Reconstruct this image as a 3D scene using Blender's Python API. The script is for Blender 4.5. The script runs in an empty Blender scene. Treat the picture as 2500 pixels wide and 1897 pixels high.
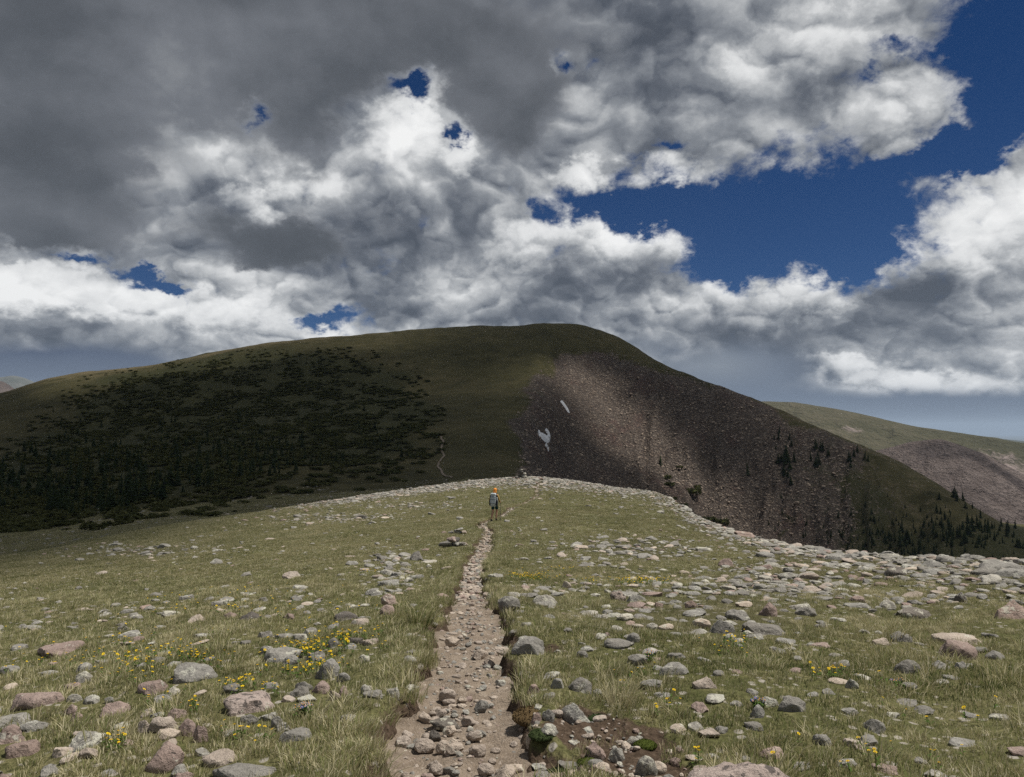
import bpy, math, random
import numpy as np
from mathutils import Vector, Matrix, Euler

# ------------------------------------------------------------------ camera
SC = bpy.context.scene
COL = SC.collection
W, H = 2500.0, 1897.0                      # photograph frame used for measuring
FPX = 1888.5                               # focal length in frame pixels
HORIZON = 1050.0
TILT = math.atan((HORIZON - H / 2) / FPX)
cam = bpy.data.cameras.new("camera")
cam.sensor_width = 36.0
cam.lens = 36.0 * FPX / W
cam.clip_start = 0.1
cam.clip_end = 200000.0
camo = bpy.data.objects.new("camera", cam)
COL.objects.link(camo)
camo.location = (0, 0, 0)
camo.rotation_euler = (math.pi / 2 + TILT, 0, 0)
SC.camera = camo

# ------------------------------------------------------------------ light
SUN_AZ, SUN_EL = math.radians(82), math.radians(65)     # azimuth to the right of the view
SUN_DIR = Vector((math.sin(SUN_AZ) * math.cos(SUN_EL), math.cos(SUN_AZ) * math.cos(SUN_EL), math.sin(SUN_EL)))
sun = bpy.data.lights.new("sun", 'SUN')
sun.energy = 5.0
sun.angle = math.radians(0.53)
sun.color = (1.0, 0.955, 0.88)
sun.cycles.use_multiple_importance_sampling = False
suno = bpy.data.objects.new("sun", sun)
COL.objects.link(suno)
suno.rotation_euler = (-SUN_DIR).to_track_quat('-Z', 'Y').to_euler()
SC.view_settings.view_transform = 'Standard'
SC.view_settings.look = 'None'
SC.view_settings.exposure = 0.0
SC.view_settings.gamma = 1.0
SC.view_settings.use_curve_mapping = False
SC.cycles.max_bounces = 6
SC.cycles.transparent_max_bounces = 16
SC.cycles.volume_bounces = 0
SC.cycles.use_denoising = False
SC.cycles.denoiser = 'OPENIMAGEDENOISE'
SC.cycles.denoising_input_passes = 'RGB_ALBEDO_NORMAL'
SC.cycles.denoising_prefilter = 'ACCURATE'
SC.cycles.sample_clamp_indirect = 0.5
SC.cycles.diffuse_bounces = 3


# ------------------------------------------------------------------ node expression helper
class NX:
    """a socket with arithmetic"""
    def __init__(s, nt, sock): s.nt, s.k = nt, sock
    def _m(s, op, *a, clamp=False):
        n = s.nt.nodes.new('ShaderNodeMath'); n.operation = op; n.use_clamp = clamp
        for i, v in enumerate((s,) + a):
            if isinstance(v, NX): s.nt.links.new(v.k, n.inputs[i])
            else: n.inputs[i].default_value = v
        return NX(s.nt, n.outputs[0])
    def __add__(s, o): return s._m('ADD', o)
    __radd__ = __add__
    def __sub__(s, o): return s._m('SUBTRACT', o)
    def __rsub__(s, o): return s._m('MULTIPLY', -1.0)._m('ADD', o)
    def __mul__(s, o): return s._m('MULTIPLY', o)
    __rmul__ = __mul__
    def __truediv__(s, o): return s._m('DIVIDE', o)
    def mad(s, a, b): return s._m('MULTIPLY_ADD', a, b)
    def clamp(s): return s._m('ADD', 0.0, clamp=True)
    def pow(s, e): return s._m('POWER', e)
    def abs(s): return s._m('ABSOLUTE')
    def min(s, o): return s._m('MINIMUM', o)
    def max(s, o): return s._m('MAXIMUM', o)
    def step(s, a, b, lo=0.0, hi=1.0, kind='SMOOTHSTEP'):
        n = s.nt.nodes.new('ShaderNodeMapRange'); n.interpolation_type = kind; n.clamp = True
        s.nt.links.new(s.k, n.inputs[0])
        for i, v in zip((1, 2, 3, 4), (a, b, lo, hi)): n.inputs[i].default_value = v
        return NX(s.nt, n.outputs[0])


class VX:
    """a vector socket"""
    def __init__(s, nt, sock): s.nt, s.k = nt, sock
    def _m(s, op, o, out=0):
        n = s.nt.nodes.new('ShaderNodeVectorMath'); n.operation = op
        s.nt.links.new(s.k, n.inputs[0])
        if op == 'SCALE':
            if isinstance(o, NX): s.nt.links.new(o.k, n.inputs['Scale'])
            else: n.inputs['Scale'].default_value = o
        elif isinstance(o, (VX, NX)): s.nt.links.new(o.k, n.inputs[1])
        elif o is not None: n.inputs[1].default_value = o
        return VX(s.nt, n.outputs[0])
    def __add__(s, o): return s._m('ADD', o)
    def __sub__(s, o): return s._m('SUBTRACT', o)
    def __mul__(s, o): return s._m('SCALE', o) if isinstance(o, (int, float, NX)) else s._m('MULTIPLY', o)
    def xyz(s):
        n = s.nt.nodes.new('ShaderNodeSeparateXYZ'); s.nt.links.new(s.k, n.inputs[0])
        return [NX(s.nt, n.outputs[i]) for i in range(3)]


def vec(nt, x, y, z=0.0):
    n = nt.nodes.new('ShaderNodeCombineXYZ')
    for i, v in enumerate((x, y, z)):
        if isinstance(v, NX): nt.links.new(v.k, n.inputs[i])
        else: n.inputs[i].default_value = v
    return VX(nt, n.outputs[0])


def noise(nt, co, scale, detail=4.0, rough=0.5, lac=2.0, dist=0.0, vector=False, dim='3D'):
    n = nt.nodes.new('ShaderNodeTexNoise'); n.noise_dimensions = dim
    nt.links.new(co.k, n.inputs['Vector'])
    n.inputs['Scale'].default_value = scale; n.inputs['Detail'].default_value = detail
    n.inputs['Roughness'].default_value = rough; n.inputs['Lacunarity'].default_value = lac
    n.inputs['Distortion'].default_value = dist
    return VX(nt, n.outputs['Color']) if vector else NX(nt, n.outputs['Fac'])


def voronoi(nt, co, scale, detail=0.0, rough=0.5, feature='F1', smooth=0.5, out='Distance', lac=2.0, rand=1.0):
    n = nt.nodes.new('ShaderNodeTexVoronoi'); n.feature = feature
    nt.links.new(co.k, n.inputs['Vector'])
    n.inputs['Scale'].default_value = scale
    if 'Detail' in n.inputs: n.inputs['Detail'].default_value = detail; n.inputs['Roughness'].default_value = rough; n.inputs['Lacunarity'].default_value = lac
    if 'Smoothness' in n.inputs and feature == 'SMOOTH_F1': n.inputs['Smoothness'].default_value = smooth
    n.inputs['Randomness'].default_value = rand
    o = n.outputs[out]
    return NX(nt, o) if out == 'Distance' else VX(nt, o)


def ramp(nt, fac, stops, interp='LINEAR'):
    n = nt.nodes.new('ShaderNodeValToRGB'); cr = n.color_ramp; cr.interpolation = interp
    nt.links.new(fac.k, n.inputs[0])
    while len(cr.elements) < len(stops): cr.elements.new(0.5)
    for e, (p, c) in zip(cr.elements, stops): e.position = p; e.color = (*c, 1)
    return NX(nt, n.outputs[0])


def cmix(nt, fac, a, b, mode='MIX'):
    n = nt.nodes.new('ShaderNodeMix'); n.data_type = 'RGBA'; n.blend_type = mode
    for i, v in ((0, fac), (6, a), (7, b)):
        if isinstance(v, (NX, VX)): nt.links.new(v.k, n.inputs[i])
        elif i == 0: n.inputs[i].default_value = v
        else: n.inputs[i].default_value = (*v, 1)
    return NX(nt, n.outputs[2])


# ------------------------------------------------------------------ sky: clear blue plus broken cumulus
def pix_dir(px, py):
    v = np.array([(px - W / 2) / FPX, 1.0, (H / 2 - py) / FPX])
    c, s = math.cos(TILT), math.sin(TILT)
    v = np.array([v[0], v[1] * c - v[2] * s, v[1] * s + v[2] * c])
    return v / np.linalg.norm(v)


def pix_ang(px, py):
    d = pix_dir(px, py)
    return math.atan2(d[0], d[1]), math.asin(d[2])
world = bpy.data.worlds.new("World")
SC.world = world
world.use_nodes = True
wt = world.node_tree
wt.nodes.clear()


def build_sky():
    nt = wt
    tc = nt.nodes.new('ShaderNodeTexCoord')
    D = VX(nt, tc.outputs['Generated'])
    dx, dy, dz = D.xyz()
    az = dx._m('ARCTAN2', dy)
    el = dz._m('ARCSINE')
    P = vec(nt, az, el, 0.0)

    # Each layout field (where clouds lie, how bright they are) is a sum of soft ovals in azimuth and
    # elevation.  It is folded into a few products of 1-D curves, which shade much faster than the ovals.
    A0, A1, E0, E1, NA, NE = -0.95, 0.95, -0.15, 0.85, 190, 110
    ga = np.linspace(A0, A1, NA)[:, None]
    ge = np.linspace(E0, E1, NE)[None, :]

    def curve3(src, cols):
        n = nt.nodes.new('ShaderNodeVectorCurve')
        nt.links.new(src.k, n.inputs[1])
        mp = n.mapping
        mp.use_clip = False
        for ch in range(3):
            c = mp.curves[ch]
            y = cols[ch]
            xs = np.linspace(-1, 1, len(y))
            while len(c.points) < len(y): c.points.new(0.0, 0.0)
            for i in range(len(y)):
                p = c.points[i]; p.location = (float(xs[i]), float(y[i])); p.handle_type = 'VECTOR'
        mp.update()
        return VX(nt, n.outputs[0])

    def blobs(co, items, base, rank=12):
        F = np.zeros((NA, NE))
        for (px, py, rx, ry, w) in items:
            a, e = pix_ang(px, py)
            d = np.sqrt(((ga - a) * FPX / (1.6 * rx)) ** 2 + ((ge - e) * FPX / (1.6 * ry)) ** 2)
            F += w * np.clip(1 - d, 0, None) ** 2
        U, S, V = np.linalg.svd(F, full_matrices=False)
        x, y, _ = co.xyz()
        x = (x - (A0 + A1) / 2) * (2 / (A1 - A0)); y = (y - (E0 + E1) / 2) * (2 / (E1 - E0))
        vx, vy = vec(nt, x, x, x), vec(nt, y, y, y)
        acc = None
        for k in range(0, rank, 3):
            cu, cv, sc = [], [], []
            for j in range(k, k + 3):
                u, v, g = U[:, j], V[j], S[j]
                mu, mv = np.abs(u).max() + 1e-9, np.abs(v).max() + 1e-9
                cu.append(u / mu); cv.append(v / mv); sc.append(float(g * mu * mv))
            pr = curve3(vx, cu) * curve3(vy, cv)
            n = nt.nodes.new('ShaderNodeVectorMath'); n.operation = 'DOT_PRODUCT'
            nt.links.new(pr.k, n.inputs[0]); n.inputs[1].default_value = sc
            t = NX(nt, n.outputs['Value'])
            acc = t + (base if acc is None else acc)
        return acc

    # cloud coordinates: features shrink towards the horizon as a deck seen from below does
    Q = D * (NX(nt, dz.max(-0.12).k)._m('ADD', 0.85)._m('POWER', -1.0) * 1.12)
    w1 = (noise(nt, Q, 4.5, 4, 0.5, vector=True) - (0.5, 0.5, 0.5))
    w2 = (noise(nt, Q + (7.1, 3.3, 1.7), 15.0, 5, 0.62, vector=True) - (0.5, 0.5, 0.5))
    Pw = P + w1 * 0.13 + w2 * 0.05
    Pf = P + w1 * 0.05 + w2 * 0.055
    Qw = Q + w1 * 0.05 + w2 * 0.022

    def fbm_slope(scale, seed, delta, detail, rough):
        c0 = Qw + seed
        a = noise(nt, c0, scale, detail, rough)
        b = noise(nt, c0 + (delta * 0.3, -delta * 0.3, delta), scale, detail, rough)
        return a, a - b

    def puff(c, scale, detail):
        # rounded puffs with creases: the inverse of a ridged fractal
        n = nt.nodes.new('ShaderNodeTexNoise'); n.noise_type = 'RIDGED_MULTIFRACTAL'; n.normalize = False
        nt.links.new(c.k, n.inputs['Vector'])
        n.inputs['Scale'].default_value = scale; n.inputs['Detail'].default_value = detail
        n.inputs['Roughness'].default_value = 0.62; n.inputs['Lacunarity'].default_value = 2.15
        n.inputs['Offset'].default_value = 0.8; n.inputs['Gain'].default_value = 1.0
        return NX(nt, n.outputs['Fac']) * -0.5

    hs, ss = fbm_slope(7.5, (2.3, 0.4, 5.2), 0.035, 7, 0.55)
    c0 = Qw + (0.3, 4.4, 1.2)
    hp = puff(c0, 6.5, 5)
    sp = hp - puff(c0 + (0.008, -0.008, 0.026), 6.5, 5)
    c1 = Q + w1 * 0.02 + w2 * 0.03 + (5.3, 1.4, 3.2)
    hq = puff(c1, 19.0, 4)
    sq = hq - puff(c1 + (0.003, -0.003, 0.010), 19.0, 4)
    fine = noise(nt, Qw, 26, 7, 0.66) - 0.5

    # ---------------- back layer: bright cumulus and banks
    blue = [  # openings in the clouds
        (1960, 500, 330, 165, -2.2), (1560, 495, 260, 62, -2.0), (1800, 590, 150, 90, -1.6), (2080, 610, 130, 80, -1.5),
        (1640, 345, 60, 26, -1.5), (1560, 400, 70, 20, -0.9), (2470, 60, 130, 170, -2.2), (2200, 135, 95, 40, -1.3),
        (2440, 260, 90, 90, -1.5), (2390, 370, 110, 40, -1.5), (2230, 380, 100, 36, -1.1),
        (1015, 213, 66, 34, -2.0), (1118, 312, 30, 36, -1.7), (650, 285, 70, 26, -1.1),
        (185, 632, 80, 24, -1.6), (390, 678, 130, 24, -1.6), (770, 780, 120, 34, -1.5), (1368, 145, 40, 30, -1.5),
        (1440, 160, 30, 26, -1.2), (1050, 552, 24, 24, -1.2), (1350, 640, 36, 30, -0.6), (1250, 480, 26, 40, -0.8),
        (930, 640, 60, 24, -0.7), (1330, 530, 40, 40, -1.0), (2120, 720, 60, 30, -0.3),
    ]
    cov = blobs(P + w1 * 0.07 + w2 * 0.105, blue, 0.50)
    cov = cov + hp * 0.6 + hq * 0.3 + 0.40 + fine * 1.45
    # thinner broken clouds outside the picture as well
    wide = noise(nt, D + (3.0, 1.0, 8.0), 2.6, 4, 0.5)
    inside = az.abs().step(0.62, 1.0)
    cov = cov + (wide - 0.56) * 3.0 * inside
    a_back = cov.step(-0.20, 0.46)
    lum_items = [
        (1500, 560, 230, 80, .34), (1600, 520, 150, 50, .16), (960, 320, 120, 90, .5), (1000, 400, 80, 70, .34), (1060, 265, 80, 60, .36), (820, 430, 110, 60, .44),
        (620, 460, 90, 60, .38), (1130, 370, 60, 50, .42), (520, 350, 140, 70, .16), (330, 380, 120, 60, .14), (300, 720, 420, 80, .40), (60, 690, 120, 50, .25),
        (820, 820, 150, 30, .36), (520, 830, 260, 60, .26), (1100, 720, 200, 60, .28), (1700, 740, 160, 40, .2),
        (1780, 670, 90, 40, .3), (1990, 690, 170, 40, .36), (2370, 560, 170, 200, .36), (2230, 600, 60, 130, .2),
        (2270, 260, 200, 90, .26), (2010, 120, 200, 110, .2), (1850, 330, 200, 60, .24), (2070, 870, 110, 40, .42), (2330, 930, 150, 34, .42), (2200, 940, 100, 30, .25), (2470, 850, 80, 50, .3),
        (1600, 410, 150, 40, .26), (1430, 430, 90, 50, .3), (1440, 250, 60, 60, .3), (1290, 560, 120, 60, .2), (390, 555, 60, 26, .3), (1240, 700, 90, 70, .12),
        (1650, 715, 110, 36, -.26), (1380, 690, 200, 50, -.16), (1500, 620, 240, 30, -.1), (2290, 745, 140, 60, -.38), (2420, 680, 90, 40, -.15), (1950, 830, 280, 50, -.24), (1800, 800, 200, 60, -.1),
        (1990, 240, 120, 60, -.14), (1700, 130, 160, 100, -.14), (1450, 110, 200, 100, -.24), (1010, 560, 160, 110, -.16), (120, 790, 170, 30, -.2), (460, 780, 90, 24, -.16), (560, 820, 80, 20, -.12), (960, 690, 120, 26, -.08),
        (2200, 830, 160, 40, -.14), (2450, 1000, 200, 40, -.1),
    ]
    lum = blobs(Pf, lum_items, 0.365)
    edge = cov.step(0.0, 0.5, 0.12, 0.0)
    # towers of cumulus in front of the banks: lit on the side towards the sun, grey below
    tower_items = [(1500, 600, 260, 110, 1.2), (1440, 540, 110, 60, .7), (1640, 540, 90, 60, .7), (2420, 560, 200, 230, 1.4), (2290, 640, 130, 90, .7), (2000, 730, 190, 60, 1.0), (1760, 705, 120, 60, .9),
                   (960, 340, 120, 120, 1.3), (1040, 275, 80, 60, .7), (780, 440, 130, 80, 1.0), (590, 470, 110, 70, .9), (300, 735, 390, 80, 1.3), (80, 705, 160, 60, .8), (2060, 885, 130, 50, 1.2), (2330, 935, 180, 45, 1.2),
                   (830, 835, 150, 32, 1.0), (1130, 385, 60, 60, 1.0), (1250, 610, 150, 90, .9), (2270, 265, 260, 110, 1.2), (1950, 130, 260, 160, 1.0), (1640, 405, 170, 50, 1.0), (1410, 420, 120, 60, .9), (330, 400, 160, 70, .7), (1800, 780, 170, 50, .8), (2450, 780, 120, 60, .9), (1650, 720, 90, 36, .9), (1500, 710, 120, 50, .7)]
    Pt = P + w1 * 0.06 + w2 * 0.075
    t0 = blobs(Pt, tower_items, -0.42) + hp * 0.5 + 0.22 + fine * 0.55
    t1 = blobs(Pt + (0.016, 0.036, 0.0), tower_items, -0.42) + hp * 0.5 + 0.22
    lit = (t0 - t1) * t0.step(-0.05, 0.25)
    lum = lum + (lit * 0.30).max(-0.16).min(0.2) + t0.step(-0.02, 0.22, 0.0, 0.07)
    lum = lum + sq * 0.50 + (hq + 0.4) * 0.16 + ss * 0.7 + sp * 0.80 + (hs - 0.5) * 0.55 + (hp + 0.4) * 0.18 + fine * 0.42 + edge
    lum = (lum - 0.44) * 1.22 + 0.45
    lum = lum + (lum - 0.66).max(0.0) * -0.40            # tops keep their modelling
    c_back = ramp(nt, lum.clamp(), [(0.0, (.075, .088, .112)), (0.22, (.125, .14, .168)), (0.45, (.25, .268, .295)), (0.68, (.47, .485, .50)), (0.80, (.72, .73, .735)), (1.0, (.93, .935, .93))])
    # ---------------- rain curtains and distant murk under the bases, near the horizon
    curtain = noise(nt, vec(nt, az * 9.0, el * 1.6, 0.3), 1.0, 3, 0.5)
    low_items = [(150, 890, 420, 62, 1.5), (1800, 910, 260, 105, 1.25), (2250, 1010, 420, 70, 1.5), (1500, 840, 160, 60, .5), (0, 960, 600, 40, 1.0)]
    lowm = blobs(P + w1 * 0.03 + w2 * 0.012, low_items, -0.12) + (curtain - 0.5) * 0.35
    lowm = lowm + el.step(0.06, -0.02, 0.0, 1.0)
    a_low = lowm.step(0.05, 0.75)
    rain_l = blobs(P + w1 * 0.02, [(1750, 890, 240, 90, .55), (2250, 1030, 260, 34, -.4), (90, 850, 260, 26, -.35), (2480, 1050, 90, 16, .8), (60, 930, 90, 16, .3)], 0.27) + (curtain - 0.5) * 0.35
    c_low = ramp(nt, rain_l.clamp(), [(0.0, (.060, .082, .140)), (0.4, (.115, .145, .205)), (0.75, (.21, .24, .285)), (1.0, (.34, .37, .40))])

    # ---------------- front layer: the big shaded deck overhead and to the left
    deck_items = [
        (250, 120, 620, 330, 1.9), (800, 70, 620, 230, 1.7), (1250, 100, 380, 180, 1.0), (1270, 300, 165, 150, 1.7), (60, 400, 240, 130, 1.4),
        (690, 575, 250, 90, 1.9), (950, 520, 120, 90, .7), (300, 560, 330, 70, .75), (60, 560, 260, 90, .85), (740, 300, 120, 110, .9), (1640, 60, 200, 120, .5),
        (640, 645, 90, 36, .9),
        (1015, 216, 66, 36, -2.4), (960, 330, 130, 90, -1.5), (1060, 270, 70, 60, -.9), (1118, 312, 34, 40, -1.6), (1368, 145, 36, 28, -2.2), (1440, 155, 26, 30, -1.8),
        (600, 440, 110, 50, -1.0), (520, 340, 150, 50, -.8), (650, 283, 60, 22, -1.3), (390, 552, 60, 26, -.8), (185, 632, 90, 30, -1.2),
    ]
    deck = blobs(P + w1 * 0.08 + w2 * 0.09, deck_items, -0.55)
    deck = deck + (hs - 0.5) * 1.3 + fine * 0.75
    over = el.step(0.45, 0.75)                                  # deck goes on overhead
    deck = deck + over * (0.55 + (wide - 0.5) * 2.0) + (wide - 0.52) * 2.2 * inside
    a_deck = deck.step(-0.12, 0.62)
    dl_items = [(420, 200, 260, 170, .22), (560, 60, 320, 120, .14), (60, 130, 120, 220, -.03), (1000, 120, 260, 70, -.05), (800, 250, 300, 80, -.06), (1270, 330, 140, 120, -.03), (60, 360, 200, 100, -.09),
                (700, 595, 230, 90, -.17), (640, 650, 160, 30, -.08), (250, 540, 260, 60, .10), (1450, 110, 240, 110, .07), (1700, 60, 150, 90, .12), (120, 600, 200, 24, -.1)]
    dl = blobs(Pw, dl_items, 0.225) + ss * 0.42 + (hs - 0.5) * 0.22 + fine * 0.16 + sp * 0.10
    dl = dl + deck.step(0.0, 0.9, 0.22, 0.0)
    c_deck = ramp(nt, dl.clamp(), [(0.0, (.070, .078, .090)), (0.18, (.098, .108, .124)), (0.4, (.17, .182, .205)), (0.62, (.33, .345, .36)), (1.0, (.80, .80, .79))])

    # ---------------- clear sky
    sky = nt.nodes.new('ShaderNodeTexSky'); sky.sky_type = 'NISHITA'; sky.sun_disc = False
    sky.sun_elevation = SUN_EL; sky.sun_rotation = SUN_AZ
    sky.altitude = 3800; sky.air_density = 1.0; sky.dust_density = 0.2; sky.ozone_density = 3.0
    skyc = NX(nt, sky.outputs[0])
    blue_c = cmix(nt, 1.0, skyc, (0.0095, 0.0235, 0.039), 'MULTIPLY')
    col = cmix(nt, a_back, blue_c, c_back)
    col = cmix(nt, a_low, col, c_low)
    col = cmix(nt, a_deck, col, c_deck)
    # below the horizon the dome only lights the far ground
    bg = nt.nodes.new('ShaderNodeBackground'); bg.inputs['Strength'].default_value = 1.0
    nt.links.new(col.k, bg.inputs['Color'])
    out = nt.nodes.new('ShaderNodeOutputWorld')
    nt.links.new(bg.outputs[0], out.inputs[0])


build_sky()
world.cycles.sampling_method = 'NONE'

# ------------------------------------------------------------------ numeric helpers
def _hash(ix, iy, seed):
    h = (ix * 374761393 + iy * 668265263 + seed * 1442695041) & 0xFFFFFFFF
    h = ((h ^ (h >> 13)) * 1274126177) & 0xFFFFFFFF
    h = ((h ^ (h >> 16)) * 2246822519) & 0xFFFFFFFF
    return (h ^ (h >> 15)) & 0xFFFFFFFF


def gnoise(x, y, seed=0):
    """gradient noise, about -0.7..0.7"""
    x = np.asarray(x, float); y = np.asarray(y, float)
    xi = np.floor(x); yi = np.floor(y)
    fx, fy = x - xi, y - yi
    xi = xi.astype(np.int64); yi = yi.astype(np.int64)
    u = fx * fx * fx * (fx * (fx * 6 - 15) + 10); v = fy * fy * fy * (fy * (fy * 6 - 15) + 10)
    def g(ox, oy):
        a = _hash(xi + ox, yi + oy, seed) * (2 * math.pi / 4294967296.0)
        return np.cos(a) * (fx - ox) + np.sin(a) * (fy - oy)
    n0 = g(0, 0) * (1 - u) + g(1, 0) * u
    n1 = g(0, 1) * (1 - u) + g(1, 1) * u
    return n0 * (1 - v) + n1 * v


def fbm(x, y, octv=4, seed=0, gain=0.5):
    a, s, f = 1.0, 0.0, 1.0
    for i in range(octv):
        s = s + a * gnoise(x * f, y * f, seed + i * 17)
        a *= gain; f *= 2.03
    return s


def sstep(a, b, x):
    t = np.clip((x - a) / (b - a), 0, 1)
    return t * t * (3 - 2 * t)


def pchip_slopes(x, y):
    """monotone slopes; x (..., n), y (..., n)"""
    h = np.diff(x, axis=-1); d = np.diff(y, axis=-1) / h
    m = np.zeros_like(y)
    w1 = 2 * h[..., 1:] + h[..., :-1]; w2 = h[..., 1:] + 2 * h[..., :-1]
    ok = d[..., 1:] * d[..., :-1] > 0
    den = np.where(ok, w1 / np.where(ok, d[..., :-1], 1) + w2 / np.where(ok, d[..., 1:], 1), 1)
    m[..., 1:-1] = np.where(ok, (w1 + w2) / den, 0)
    m[..., 0] = d[..., 0]; m[..., -1] = d[..., -1]
    return m


def hermite(x0, x1, y0, y1, m0, m1, x):
    h = x1 - x0; t = np.clip((x - x0) / h, 0, 1)
    return (y0 * (1 + 2 * t) * (1 - t) ** 2 + h * m0 * t * (1 - t) ** 2 + y1 * t * t * (3 - 2 * t) + h * m1 * t * t * (t - 1))


# ------------------------------------------------------------------ the lie of the land
# for a fan of bearings: the distance and level of the near slope, the brink, the hollow behind it,
# the foot of the hill, its middle, its crest.  ("p", r, y): level seen at frame height y from r metres
def PZ(px, r, y):
    d = pix_dir(px, y)
    return r * d[2] / math.hypot(d[0], d[1])


STN = [
    (-1400, -3.0, (25, 1560), (60, 1520), (140, -42), (260, 1380), (520, 1240), (900, 1060)),
    (-600, -2.7, (25, 1485), (60, 1420), (120, -22), (260, 1310), (520, 1160), (900, 1000)),
    (0, -2.45, (25, 1440), (60, 1360), (115, -15.6), (260, 1262), (520, 1100), (900, 962)),
    (120, -2.42, (25, 1427), (62, 1345), (118, -15.0), (255, 1253), (520, 1085), (890, 930)),
    (400, -2.33, (25, 1400), (78, 1288), (135, -15.2), (250, 1228), (520, 1050), (860, 889)),
    (470, -2.3, (25, 1392), (80, 1276), (137, -15.2), (245, 1226), (520, 1042), (855, 874)),
    (700, -2.25, (25, 1375), (85, 1240), (150, -17.0), (230, 1222), (520, 1000), (840, 838)),
    (1000, -2.2, (25, 1352), (92, 1195), (170, -16.0), (250, 1192), (520, 965), (810, 813)),
    (1200, -2.2, (25, 1345), (95, 1170), (170, -15.0), (250, 1166), (520, 950), (800, 802)),
    (1260, -2.2, (25, 1345), (95, 1166), (170, -15.2), (260, 1164), (520, 948), (795, 802)),
    (1300, -2.2, (25, 1346), (95, 1165), (170, -16.0), (280, 1166), (520, 948), (790, 796)),
    (1400, -2.2, (25, 1350), (90, 1174), (200, -30.0), (420, 1186), (600, 960), (780, 794)),
    (1500, -2.2, (25, 1355), (84, 1190), (200, -36.0), (460, 1200), (620, 1000), (760, 822)),
    (1600, -2.2, (25, 1360), (76, 1203), (200, -45.0), (490, 1215), (600, 1030), (720, 878)),
    (1700, -2.2, (25, 1365), (60, 1262), (180, -46.0), (490, 1270), (590, 1080), (690, 920)),
    (1840, -2.2, (22, 1388), (45, 1314), (150, -50.0), (490, 1325), (570, 1150), (660, 979)),
    (2000, -2.2, (18, 1424), (36, 1342), (150, -52.0), (470, 1352), (550, 1190), (630, 1045)),
    (2200, -2.2, (14, 1476), (29, 1360), (150, -54.0), (450, 1372), (520, 1250), (600, 1132)),
    (2500, -2.15, (12, 1510), (23, 1378), (150, -58.0), (430, 1392), (480, 1350), (530, 1312)),
    (3100, -2.15, (10, 1560), (19, 1450), (150, -60.0), (420, 1480), (480, 1440), (540, 1410)),
    (4200, -2.2, (10, 1640), (19, 1520), (150, -64.0), (420, 1560), (480, 1540), (540, 1500)),
]
_az, _r, _z = [], [], []
for (px, z8, s2, lip, val, bot, mid, cre) in STN:
    az = math.atan2((px - W / 2) / FPX, 1.0)
    rr = [1.5, 8.0, s2[0], lip[0], val[0], bot[0], mid[0], cre[0], cre[0] + 260, 2600.0]
    zc = PZ(px, *cre)
    zz = [-1.68, z8, PZ(px, *s2), PZ(px, *lip), val[1], PZ(px, *bot), PZ(px, *mid), zc, zc - 30, -190.0]
    _az.append(az); _r.append(np.log(rr)); _z.append(zz)
# behind the camera: a broad shoulder, so the fan closes
for az in (1.9, math.pi, 4.4):
    _az.append(az)
    _r.append(np.log([1.5, 8, 25, 60, 150, 300, 520, 800, 1100, 2600])); _z.append([-1.68, -1.9, -2.2, -3, -8, -25, -50, -80, -110, -190])
_az = np.array(_az); _r = np.array(_r); _z = np.array(_z)
o = np.argsort(_az)
_az, _r, _z = _az[o], _r[o], _z[o]
# close the circle
_az = np.concatenate([[_az[-1] - 2 * math.pi], _az, [_az[0] + 2 * math.pi]])
_r = np.vstack([_r[-1], _r, _r[0]]); _z = np.vstack([_z[-1], _z, _z[0]])
_mr = pchip_slopes(_az, _r.T).T; _mz = pchip_slopes(_az, _z.T).T


def stations(az):
    """log-distance and level of the ten stations at bearings az -> (n,10)"""
    az = np.mod(np.asarray(az, float) + math.pi - 1.1, 2 * math.pi) - math.pi + 1.1
    i = np.clip(np.searchsorted(_az, az) - 1, 0, len(_az) - 2)
    a0, a1 = _az[i][:, None], _az[i + 1][:, None]
    x = az[:, None]
    return hermite(a0, a1, _r[i], _r[i + 1], _mr[i], _mr[i + 1], x), hermite(a0, a1, _z[i], _z[i + 1], _mz[i], _mz[i + 1], x)


def base_z(x, y):
    """level of the smooth terrain"""
    x = np.atleast_1d(np.asarray(x, float)); y = np.atleast_1d(np.asarray(y, float))
    shp = x.shape
    x = x.ravel(); y = y.ravel()
    out = np.zeros(len(x))
    for s in range(0, len(x), 200000):
        xs, ys = x[s:s + 200000], y[s:s + 200000]
        R, Z = stations(np.arctan2(xs, ys))
        lr = np.log(np.maximum(np.hypot(xs, ys), 1e-3))
        lr = np.clip(lr, R[:, 0], R[:, -1] + 3)
        M = pchip_slopes(R, Z)
        k = np.clip((lr[:, None] >= R).sum(1) - 1, 0, R.shape[1] - 2)
        j = np.arange(len(xs))
        out[s:s + 200000] = hermite(R[j, k], R[j, k + 1], Z[j, k], Z[j, k + 1], M[j, k], M[j, k + 1], lr)
    return out.reshape(shp)


def px_of(x, y, z):
    """frame position of a point"""
    c, s = math.cos(TILT), math.sin(TILT)
    f = y * c + z * s; u = -y * s + z * c
    f = np.maximum(f, 1e-3)
    return W / 2 + FPX * x / f, H / 2 - FPX * u / f


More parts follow.
